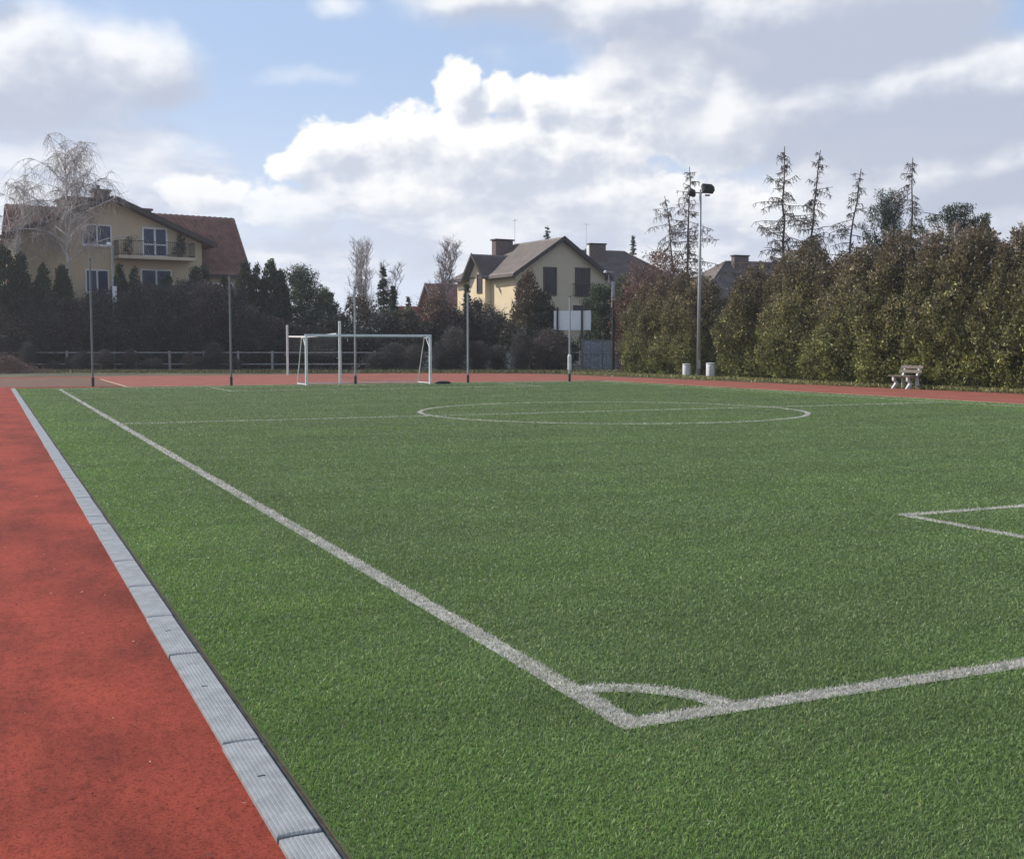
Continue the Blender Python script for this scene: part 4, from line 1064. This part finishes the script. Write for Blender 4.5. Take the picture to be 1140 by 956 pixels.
# small white sign by the gate
q = gp(688, 75); o = thing('small_sign', 'small white sheet sign fixed beside the blue grey gate', 'sign', q, atan2(RGT.y, RGT.x))
MB().box(-.32, .32, -.14, -.11, 1.15, 1.95, .004).build('sign_plate', M_panel, o); MB().box(-.25, -.2, -.105, -.06, 0, 1.9).box(.2, .25, -.105, -.06, 0, 1.9).build('bracket', M_pole, o)
q = gp(636, 75.6); 
t = thing('rubbish_bin', 'pale boxy litter bin by the end of the rail fence', 'bin', gp(641, 73.5), .3); MB().box(-.28, .28, -.2, .2, .05, .42, .03).build('body', M_rail, t); MB().box(-.3, .3, -.22, .22, .423, .47, .015).build('lid', M_galv, t)

# ------------------------------------------------------------------ goal, net posts, volleyball net
GXa, GXb, GY = 11.76, 17.06, 46.34
goal = thing('football_goal', 'white football goal with slanted stays at the far end of the pitch', 'goal', (GXa, GY, .01))
GW, GH = GXb - GXa, 2.03
for x_ in (0, GW): MB().box(x_ - .05, x_ + .05, -.05, .05, 0, GH - .055, .012).build('post', M_white, goal)
MB().box(-.05, GW + .05, -.05, .05, GH - .05, GH + .05, .012).build('crossbar', M_white, goal)
for x_ in (0, GW):
    MB().tube([(x_, .05, GH - .05), (x_, .75, GH - .1), (x_, 1.55, .06)], .022, 8).tube([(x_, .05, .05), (x_, 1.55, .05)], .022, 8).build('back_stay', M_white, goal)
    sgn = 1 if x_ == 0 else -1
    MB().tube([(x_, .06, GH * .74), (x_, .5, GH - .09)], .018, 8).build('brace', M_white, goal)
MB().tube([(.02, 1.55, .06), (GW - .02, 1.55, .06)], .022, 8).build('ground_bar', M_white, goal)
nt_ = Segs(); stp = .16
def gl(y): # depth profile
    return [(0, .78, GH - .12), (0, 1.53, .08)]
for i in range(int(GW / stp) + 1):
    x_ = i * stp; nt_.path([Vector((x_, .06, GH - .06)), Vector((x_, .75, GH - .14)), Vector((x_, 1.2, .95)), Vector((x_, 1.52, .08))], .002, .002)
for k_ in range(18):
    q = k_ / 17; y_ = .1 + 1.42 * q; z_ = GH - .1 if q < .45 else (GH - .14) * (1 - (q - .45) / .55) + .08
    nt_.path([Vector((0, y_, z_)), Vector((GW, y_, z_))], .002, .002)
nt_.build('net', M_net, goal, ONE, 3, 0)
# far net poles
NP = [(103.6, 290, 49.3, 'nearest grey net pole at the corner of the pitch'), (257.6, 308, 48.3, 'grey net pole standing left of the goal and volleyball posts'), (395.8, 321, 47.7, 'grey net pole behind the goal mouth'), (521, 326, 47.4, 'grey net pole right of the goal'), (634, 331, 47.2, 'grey net pole with thick white sleeve before the white board')]
for i, (px, top, y, lb) in enumerate(NP):
    lat = (px - PW / 2) / FPX
    # intersection of the sight line with y
    f_ = Vector((sin(YAW), cos(YAW))); d_ = f_ * 1 + Vector((RGT.x, RGT.y)) * lat; w = y / d_.y
    p = Vector((d_.x * w, y, 0)); z = pt(px, top, w).z
    t = thing('net_pole', lb, 'pole', p, 0, 'grey net poles along the far end')
    MB().tube([(0, 0, .35), (0, 0, z)], [.045, .04], 10).build('shaft', M_galv if i > 1 else M_pole, t)
    MB().tube([(0, 0, 0), (0, 0, .36)], .055, 10).build('sleeve', M_poledark, t)
    MB().lathe([(.045, 0), (.045, .03), (.02, .05)], 10, (0, 0, z)).build('cap', M_poledark, t)
    if i == 4: MB().tube([(0, 0, .45), (0, 0, .55), (0, 0, 1.15), (0, 0, 1.25)], [.05, .09, .09, .05], 12).build('winch_sleeve', M_concrete, t)
# volleyball net across the red court
va, vb = gp(320, 64.5), gp(378.3, 49.6)
for (p, top, w, lb) in ((va, 363, 64.5, 'white volleyball post standing at the back of the red court'), (vb, 359, 49.6, 'white volleyball post standing close behind the goal')):
    z = pt(320, top, w).z
    t = thing('volleyball_post', lb, 'post', p, 0, 'volleyball posts'); MB().tube([(0, 0, 0), (0, 0, z)], .062, 12).build('shaft', M_white, t); MB().lathe([(.064, 0), (.064, .03), (.03, .05)], 12, (0, 0, z)).build('cap', M_white, t)
    MB().tube([(-.07, 0, 1.1), (-.14, 0, 1.1)], .02, 8).build('winch', M_galv, t)
dv = vb - va; LV = dv.length
net = thing('volleyball_net', 'volleyball net hung by its white tape between two white posts behind the goal', 'net', va, atan2(dv.y, dv.x))
tp = MB(); zt = lambda s_: 2.17 - .05 * sin(pi * s_)
for i in range(20):
    a_, b_ = .6 + (LV - 1.4) * i / 20, .6 + (LV - 1.4) * (i + 1) / 20
    tp.add([(a_, -.012, zt(i / 20) - .08), (b_, -.012, zt((i + 1) / 20) - .08), (b_, .012, zt((i + 1) / 20) - .08), (a_, .012, zt(i / 20) - .08), (a_, -.012, zt(i / 20)), (b_, -.012, zt((i + 1) / 20)), (b_, .012, zt((i + 1) / 20)), (a_, .012, zt(i / 20))],
           [(0, 1, 5, 4), (2, 3, 7, 6), (4, 5, 6, 7), (3, 2, 1, 0), (0, 4, 7, 3), (1, 2, 6, 5)])
tp.build('top_tape', M_white, net)
MB().tube([(.06, 0, 2.13), (.6, 0, 2.13)], .006, 6).tube([(LV - .8, 0, 2.13), (LV - .06, 0, 2.16)], .006, 6).build('tension_cord', M_net, net)
s = Segs()
for i in range(int((LV - 1.4) / .12)): x_ = .6 + .12 * i; s.path([Vector((x_, 0, 2.08)), Vector((x_, 0, 1.15))], .0012, .0012)
for k_ in range(8): s.path([Vector((.6, 0, 2.06 - k_ * .125)), Vector((LV - .8, 0, 2.06 - k_ * .125))], .0012, .0012)
s.build('mesh', M_net, net, ONE, 3, 0)
# dark sandbag beside the right goalpost
o = MB()
for i in range(9):
    pass
bag = MB().lathe([(.05, 0), (.26, .02), (.30, .07), (.26, .12), (.12, .15), (.02, .155)], 16)
o = bag.build('sandbag', M_black, None, True); o.location = (17.66, 46.45, .008); o.scale = (1.15, .6, .85); o.rotation_euler = (0, 0, -.4); tag(o, 'small dark sandbag lying beside the right goalpost', 'sandbag')

# ------------------------------------------------------------------ lamps
# floodlight mast by the hedge
fx, fy = 32.55, 49.6
wf = fx * sin(YAW) + fy * cos(YAW)
zf = pt(782, 216, wf).z
mast = thing('floodlight_mast', 'tall grey mast with two dark floodlights between the white bins', 'floodlight', (fx, fy, 0), atan2(RGT.y, RGT.x))
MB().tube([(0, 0, 0), (0, 0, zf * .5), (0, 0, zf)], [.105, .085, .055], 14).build('pole', M_galv, mast, True)
MB().box(-.16, .16, -.16, .16, 0, .03).box(-.07, .07, -.115, -.10, .5, .9).build('base_plate', M_galv, mast)
MB().box(-.55, .50, -.03, .03, zf - .06, zf).tube([(0, 0, zf), (0, 0, zf + .12)], .04, 8).build('crossarm', M_galv, mast)
def flood(x, z, w_, h_, d_, tilt, rz, name):
    m = MB().prism([(-w_ / 2, -d_ / 2, -h_ / 2), (w_ / 2 - .04, -d_ / 2, -h_ / 2), (w_ / 2, -d_ / 2, -h_ / 2 + .06), (w_ / 2, -d_ / 2, h_ / 2 - .14), (w_ / 2 - .12, -d_ / 2, h_ / 2), (-w_ / 2, -d_ / 2, h_ / 2)], (0, d_, 0))
    for i in range(6): q = -w_ / 2 + w_ * (i + 1) / 7.5; m.box(q - .012, q + .012, -d_ / 2 - .05, -d_ / 2 - .002, -h_ / 2 + .06, h_ / 2 - .10)
    o = m.build(name, M_poledark, mast); o.location = (x, -.05, z); o.rotation_euler = (tilt, rz, .25)
    g = MB().box(-w_ / 2 + .04, w_ / 2 - .05, d_ / 2 + .002, d_ / 2 + .012, -h_ / 2 + .05, h_ / 2 - .12).build('lens', M_glassd, o)
    return o
flood(.36, zf + .16, .60, .42, .22, -.5, .05, 'floodlight')
flood(-.42, zf - .04, .40, .30, .2, .9, .35, 'floodlight')
MB().box(.22, .46, -.10, .06, zf - .20, zf - .12, .01).build('ballast_box', M_galv, mast)
# white bins
def bin_(px, base, h, r, lb):
    w = FPX * CAMH / (base - HOR); p = gp(px, w)
    t = thing('waste_bin', lb, 'bin', p, rh.uniform(0, 6), 'white bins under the hedge')
    MB().lathe([(r * .96, 0), (r, .03), (r, h * .9), (r * .97, h * .93)], 24).build('body', M_white, t, True)
    MB().lathe([(r * 1.04, h * .93), (r * 1.05, h * .98), (r * .98, h), (r * .8, h + .005), (r * .78, h - .1)], 24).build('rim', M_concrete, t, True)
    st = MB().tube([(r * .98, 0, .0), (r * .98 + .05, 0, 0), (r * .98 + .05, 0, h * .8), (r * .98, 0, h * .8)], .02, 6); st.build('bracket', M_galv, t)
bin_(764.5, 420.2, .70, .20, 'shorter white round bin left of the tall mast')
bin_(791.5, 421.6, .78, .225, 'taller white round bin right of the tall mast')
# street lamp with two arms
p = gp(682.5, 74); zl = pt(682, 303, 74).z
t = thing('street_lamp', 'grey street lamp post with a short white lamp arm above the blue grey gate', 'street lamp', p, atan2(RGT.y, RGT.x))
MB().tube([(0, 0, 0), (0, 0, zl * .72)], [.11, .09], 10).build('lower_post', M_poledark, t); MB().tube([(0, 0, zl * .72), (0, 0, zl)], [.075, .055], 10).build('pole', M_galv, t)
MB().tube([(0, 0, zl - .04), (-.38, 0, zl)], .035, 8).tube([(0, 0, zl - .8), (-.28, 0, zl - .72), (-.3, 0, zl - .15)], .025, 8).build('arm', M_galv, t)
MB().lathe([(.05, -.09), (.10, -.07), (.10, .04), (.03, .09)], 12).build('lamp_head', M_white, t).location = (-.52, 0, zl); t.children[-1].scale = (2.0, 1, .9)
# globe lamp by the tan house
p = gp(127, 77.5); zl = pt(123, 275, 77.5).z
t = thing('globe_lamp', 'slim pale lamp post with a white globe before the balcony of the tan house', 'street lamp', p, atan2(RGT.y, RGT.x))
MB().tube([(.03, 0, 0), (0, 0, zl - .05)], [.075, .05], 10).build('pole', M_galv, t)
MB().tube([(0, 0, zl - .1), (-.05, 0, zl + .12), (-.18, 0, zl + .16)], .03, 8).build('arm', M_galv, t)
MB().lathe([(.04, -.16), (.13, -.10), (.16, 0), (.13, .10), (.04, .16)], 16).build('globe', M_globe, t, True).location = (-.2, 0, zl + .12)
MB().box(.02, .30, -.14, -.06, pt(128, 337, 77.5).z, pt(128, 319, 77.5).z, .02).build('white_box', M_white, t)
# overhead cable from the street lamp
a_, b_ = gp(683, 74), gp(812, 74); za, zb_ = pt(683, 319, 74).z, pt(812, 317, 74).z
pts = [Vector((a_.x + (b_.x - a_.x) * q, a_.y + (b_.y - a_.y) * q, za + (zb_ - za) * q - .35 * sin(pi * q))) for q in [i / 16 for i in range(17)]]
tag(MB().tube(pts, .012, 5).build('overhead_cable', M_pole), 'thin overhead cable running from the street lamp over the hedge', 'cable')

# ------------------------------------------------------------------ bench
wb = 44.6
pb = gp(1019, wb)
bench = thing('park_bench', 'weathered plank bench with white zigzag concrete legs before the hedge', 'bench', (32.05, pb.y, 0), -.12)
pb2 = bench.location; bench.location.x = 31.72
# local: x = away from the pitch, y along the bench
BLn = 1.36
for y_ in (-.43, .43):
    poly = [(-.08, .0), (.10, .0), (.20, .22), (.10, .36), (.16, .42), (.50, .40), (.60, .84), (.53, .86), (.42, .47), (.02, .44), (.02, .34), (.09, .22)]
    poly = [(-.10, 0), (.06, 0), (.17, .20), (.05, .33), (.05, .40), (.42, .40), (.60, .88), (.50, .88), (.36, .455), (-.06, .455), (-.06, .30), (.05, .20)]
    MB().prism([(x_, y_ - .05, z_) for x_, z_ in poly], (0, .10, 0)).build('leg', M_concrete, bench)
    MB().prism([(x_, y_ - .045, z_) for x_, z_ in [(.36, 0), (.48, 0), (.44, .398), (.34, .398)]], (0, .09, 0)).build('rear_leg', M_concrete, bench)
sm = MB()
for i in range(3): sm.box(-.10 + i * .155, .04 + i * .155, -BLn / 2, BLn / 2, .458, .50, .006)
sm.build('seat', M_wood, bench)
bm_ = MB()
for z_, off in ((.60, .435), (.76, .492)):
    bm_.prism([(off - .045, -BLn / 2, z_), (off - .005, -BLn / 2, z_ - .012), (off + .035, -BLn / 2, z_ + .10), (off - .005, -BLn / 2, z_ + .112)], (0, BLn, 0))
bm_.build('backrest', M_wood, bench)

# ------------------------------------------------------------------ sky, sun, camera
SUN_AZ = YAW - radians(72); SUN_EL = radians(36)        # compass heading of the sun (clockwise from +Y)
sd = Vector((sin(SUN_AZ) * cos(SUN_EL), cos(SUN_AZ) * cos(SUN_EL), sin(SUN_EL)))
L_ = bpy.data.lights.new('sun', 'SUN'); L_.energy = 4.4; L_.angle = radians(.6); L_.color = (1.0, .94, .85)
so = bpy.data.objects.new('sun', L_); COL.objects.link(so); so.rotation_euler = sd.to_track_quat('Z', 'Y').to_euler()

W = bpy.data.worlds.new('World'); S.world = W; W.use_nodes = True; W.cycles.sampling_method = 'NONE'
nt = W.node_tree; nt.nodes.clear(); N = nt.nodes.new; LK = nt.links.new
def val(x):
    n = N('ShaderNodeValue'); n.outputs[0].default_value = x; return n.outputs[0]
def mth(op, a, b=None, c=None, clamp=False, tree=None):
    T = tree or nt
    n = T.nodes.new('ShaderNodeMath'); n.operation = op; n.use_clamp = clamp
    for i, q in enumerate((a, b, c)):
        if q is None: continue
        if isinstance(q, (int, float)): n.inputs[i].default_value = q
        else: T.links.new(q, n.inputs[i])
    return n.outputs[0]
def vmth(op, a, b, tree=None):
    T = tree or nt
    n = T.nodes.new('ShaderNodeVectorMath'); n.operation = op
    for i, q in enumerate((a, b)):
        if isinstance(q, (tuple, list)): n.inputs[i].default_value = q
        else: T.links.new(q, n.inputs[i])
    return n.outputs['Value'] if op in ('DOT_PRODUCT', 'LENGTH') else n.outputs['Vector']
def sstep(x, a, b, tree=None):
    T = tree or nt
    n = T.nodes.new('ShaderNodeMapRange'); n.interpolation_type = 'SMOOTHSTEP'
    T.links.new(x, n.inputs[0]); n.inputs[1].default_value = a; n.inputs[2].default_value = b; n.inputs[3].default_value = 0; n.inputs[4].default_value = 1
    return n.outputs[0]
def mixc(f, a, b):
    n = N('ShaderNodeMix'); n.data_type = 'RGBA'
    if isinstance(f, (int, float)): n.inputs[0].default_value = f
    else: LK(f, n.inputs[0])
    for i, q in ((6, a), (7, b)):
        if isinstance(q, tuple): n.inputs[i].default_value = (*q, 1)
        else: LK(q, n.inputs[i])
    return n.outputs[2]
sky = N('ShaderNodeTexSky'); sky.sky_type = 'NISHITA'; sky.sun_disc = False; sky.sun_elevation = SUN_EL; sky.sun_rotation = SUN_AZ % (2 * pi)
sky.altitude = 100; sky.air_density = 1.0; sky.dust_density = .6; sky.ozone_density = 1.2
tc = N('ShaderNodeTexCoord'); D = tc.outputs['Generated']
# compass bearing / elevation of every direction of the sky, in thousandths of a radian x1.3 (bearing 0 = over the hedge side of the goal)
e = vmth('DOT_PRODUCT', D, (cos(YAW), -sin(YAW), 0)); f = vmth('DOT_PRODUCT', D, (sin(YAW), cos(YAW), 0)); z = vmth('DOT_PRODUCT', D, (0, 0, 1))
az = mth('MULTIPLY', mth('ARCTAN2', e, f), 1300.0); el = mth('MULTIPLY', mth('ARCSINE', z), 1300.0)
cb = N('ShaderNodeCombineXYZ'); LK(az, cb.inputs[0]); LK(el, cb.inputs[1]); Pp = cb.outputs[0]

def density_group(name, blobs, nscale, namp, fine, sq, billow, warp):
    g = bpy.data.node_groups.new(name, 'ShaderNodeTree')
    g.interface.new_socket('P', in_out='INPUT', socket_type='NodeSocketVector'); g.interface.new_socket('D', in_out='OUTPUT', socket_type='NodeSocketFloat')
    gi = g.nodes.new('NodeGroupInput'); go = g.nodes.new('NodeGroupOutput')
    P = gi.outputs[0]
    wn = g.nodes.new('ShaderNodeTexNoise'); wn.noise_dimensions = '2D'; wn.inputs['Scale'].default_value = 1; wn.inputs['Detail'].default_value = 3; wn.inputs['Roughness'].default_value = .6
    g.links.new(vmth('MULTIPLY', P, (1.7 / nscale, 1.7 / (nscale * sq), 0), g), wn.inputs['Vector'])
    Q = vmth('ADD', P, vmth('MULTIPLY', vmth('SUBTRACT', wn.outputs['Color'], (.5, .5, .5), g), (warp, warp * .8, 0), g), g)
    tot = None
    for (px, py, rx, ry, wt) in blobs:
        v = vmth('MULTIPLY', vmth('SUBTRACT', Q, (px - 570, 385 - py, 0), g), (1 / rx, 1 / ry, 0), g)
        l2 = vmth('DOT_PRODUCT', v, v, g)
        b = mth('MULTIPLY', mth('EXPONENT', mth('MULTIPLY', l2, -.9, None, False, g), None, None, False, g), wt, None, False, g)
        tot = b if tot is None else mth('SMOOTH_MAX', tot, b, .12, False, g) if wt > 0 else mth('ADD', tot, b, None, False, g)
    n = g.nodes.new('ShaderNodeTexNoise'); n.noise_dimensions = '2D'; n.inputs['Scale'].default_value = 1; n.inputs['Detail'].default_value = 7; n.inputs['Roughness'].default_value = fine
    g.links.new(vmth('MULTIPLY', P, (1 / nscale, 1 / (nscale * sq), 0), g), n.inputs['Vector'])
    o = mth('ADD', tot, mth('MULTIPLY', mth('SUBTRACT', n.outputs['Fac'], .5, None, False, g), namp, None, False, g), None, False, g)
    if billow:
        for sc_, am in ((2.2, billow), (5.0, billow * .5), (11.0, billow * .25)):
            vo = g.nodes.new('ShaderNodeTexVoronoi'); vo.voronoi_dimensions = '2D'; vo.feature = 'SMOOTH_F1'; vo.inputs['Scale'].default_value = 1; vo.inputs['Smoothness'].default_value = .35
            g.links.new(vmth('MULTIPLY', Q, (sc_ / nscale, sc_ / (nscale * sq), 0), g), vo.inputs['Vector'])
            o = mth('ADD', o, mth('MULTIPLY', mth('SUBTRACT', .4, vo.outputs['Distance'], None, False, g), am, None, False, g), None, False, g)
    g.links.new(o, go.inputs[0]); return g
def dens(g, P):
    n = N('ShaderNodeGroup'); n.node_tree = g; LK(P, n.inputs[0]); return n.outputs[0]
# grey stratocumulus, the cumulus bank behind the goal, and low veiled cloud near the horizon
GA = density_group('stratocumulus', [(40, 120, 160, 70, 1.25), (175, 100, 84, 44, 1.15), (15, 32, 46, 30, 1.05), (110, 175, 170, 44, .72), (380, 34, 46, 18, .72), (560, 14, 120, 32, 1.1), (720, 26, 150, 52, 1.3), (680, 92, 56, 36, 1.15), (880, 50, 220, 74, 1.75), (985, 130, 210, 70, 1.7), (1075, 205, 160, 56, 1.35), (345, 98, 95, 18, .55), (768, 92, 30, 40, -.55), (1120, 40, 34, 60, -.6),
                                    (1300, 130, 160, 110, 1), (-250, 90, 200, 100, 1), (1900, 60, 350, 160, 1), (2800, 0, 500, 200, 1), (-1300, 0, 500, 200, 1), (-2600, -60, 600, 250, 1), (0, -900, 900, 300, .8), (2500, -900, 1200, 300, .8), (-2200, -900, 1200, 300, .8)], 170, .85, .60, .72, .12, 40)
GBc = density_group('cumulus', [(510, 112, 30, 36, 1), (556, 116, 34, 28, .95), (604, 120, 40, 32, 1), (655, 128, 60, 44, 1), (378, 172, 44, 32, 1), (330, 194, 30, 24, .95), (450, 172, 70, 42, 1), (560, 178, 200, 52, 1.15), (470, 215, 170, 40, 1), (740, 120, 92, 66, 1.25), (800, 160, 100, 50, 1.1), (890, 196, 100, 36, .7), (640, 226, 270, 40, .95),
                               (242, 224, 52, 22, .95), (330, 238, 76, 32, .9), (-500, 160, 250, 70, 1), (1700, 170, 300, 70, 1)], 95, .58, .66, .78, .30, 24)
GC = density_group('low_cloud', [(700, 262, 420, 80, .95), (1000, 262, 260, 100, .9), (330, 285, 160, 60, .7), (90, 225, 240, 80, .8), (2500, 250, 1500, 90, .8), (-1500, 250, 1200, 90, .8)], 150, .9, .56, .32, 0, 40)
dA = dens(GA, Pp); dA2 = dens(GA, vmth('ADD', Pp, (-22, 24, 0)))
dB = dens(GBc, Pp); dB2 = dens(GBc, vmth('ADD', Pp, (-13, 17, 0)))
dC = dens(GC, Pp)
CS = 10.0   # cloud brightness is given for a background strength of .1
def cc(r, g_, b): return (r * CS, g_ * CS, b * CS)
skyc = mixc(.72, sky.outputs[0], cc(.45, .595, .86))
# pale hazy air low over the land
hz = mth('SUBTRACT', 1, sstep(el, 0, 330))
skyc = mixc(mth('MULTIPLY', hz, .95), skyc, cc(.70, .755, .87))
bro = N('ShaderNodeTexNoise'); bro.noise_dimensions = '2D'; bro.inputs['Scale'].default_value = 1; bro.inputs['Detail'].default_value = 5; bro.inputs['Roughness'].default_value = .55
LK(vmth('MULTIPLY', Pp, (1 / 120, 1 / 45, 0)), bro.inputs['Vector'])
mC = sstep(dC, .25, .75)
cC = mixc(sstep(mth('ADD', bro.outputs['Fac'], mth('MULTIPLY', mth('SUBTRACT', dC, .6), .25)), .38, .66), cc(.57, .61, .72), cc(.86, .87, .90))
skyc = mixc(mth('MULTIPLY', mC, .85), skyc, cC)
mB = sstep(dB, .37, .58)
lowB = sstep(el, 110, 215)
litB = sstep(mth('ADD', mth('ADD', mth('MULTIPLY', mth('SUBTRACT', dB, dB2), .7), mth('MULTIPLY', mth('SUBTRACT', .78, dB), .30)), mth('MULTIPLY', mth('SUBTRACT', bro.outputs['Fac'], .45), .40)), -.22, .26)
cB = mixc(litB, cc(.57, .61, .70), cc(1.0, .995, .98))
skyc = mixc(mth('MULTIPLY', mB, mth('ADD', mth('MULTIPLY', lowB, .42), .55)), skyc, cB)
mA = sstep(dA, .24, .92)
litA = sstep(mth('ADD', mth('ADD', mth('SUBTRACT', dA, dA2), mth('MULTIPLY', mth('SUBTRACT', .78, dA), .34)), mth('MULTIPLY', mth('SUBTRACT', bro.outputs['Fac'], .52), .22)), -.24, .36)
cA = mixc(litA, cc(.475, .52, .63), cc(.90, .91, .925))
skyc = mixc(mth('MULTIPLY', mA, .94), skyc, cA)
# below the horizon: plain ground tone
skyc = mixc(sstep(el, -40, -4), cc(.10, .10, .08), skyc)
bg = N('ShaderNodeBackground'); bg.inputs['Strength'].default_value = .1; LK(skyc, bg.inputs['Color'])
wo = N('ShaderNodeOutputWorld'); LK(bg.outputs[0], wo.inputs[0])

cd = bpy.data.cameras.new('camera'); cam = bpy.data.objects.new('camera', cd); COL.objects.link(cam)
cd.sensor_fit = 'HORIZONTAL'; cd.sensor_width = 36; cd.lens = 36 * FPX / PW; cd.clip_start = .05; cd.clip_end = 3000
cam.matrix_world = Matrix(((RGT.x, UPV.x, -FWD.x, 0), (RGT.y, UPV.y, -FWD.y, 0), (RGT.z, UPV.z, -FWD.z, CAMH), (0, 0, 0, 1)))
S.camera = cam
vs = S.view_settings; vs.view_transform = 'Standard'; vs.look = 'None'; vs.exposure = .15; vs.gamma = 1; vs.use_curve_mapping = False
S.render.engine = 'CYCLES'; S.cycles.max_bounces = 6; S.cycles.diffuse_bounces = 3; S.cycles.glossy_bounces = 2; S.cycles.transparent_max_bounces = 4
S.cycles.use_denoising = True; S.cycles.denoiser = 'OPENIMAGEDENOISE'; S.cycles.denoising_input_passes = 'RGB_ALBEDO_NORMAL'; S.cycles.denoising_prefilter = 'ACCURATE'
# thin haze added in place of lens veil: one closed box of even air round the whole place
hb = MB().box(-260, 260, -60, 320, -1.03, 40).build('haze', None)
hm = bpy.data.materials.new('haze'); hm.use_nodes = True; hm.node_tree.nodes.clear()
ho = hm.node_tree.nodes.new('ShaderNodeOutputMaterial'); hv = hm.node_tree.nodes.new('ShaderNodeVolumePrincipled')
hv.inputs['Color'].default_value = (.92, .94, 1, 1); hv.inputs['Density'].default_value = HAZE; hv.inputs['Anisotropy'].default_value = .55
hm.node_tree.links.new(hv.outputs[0], ho.inputs['Volume']); hb.data.materials.append(hm); hm.cycles.homogeneous_volume = True
tag(hb, 'thin pale haze added over the pitch in place of lens veil', kind='stuff'); S.cycles.volume_bounces = 1
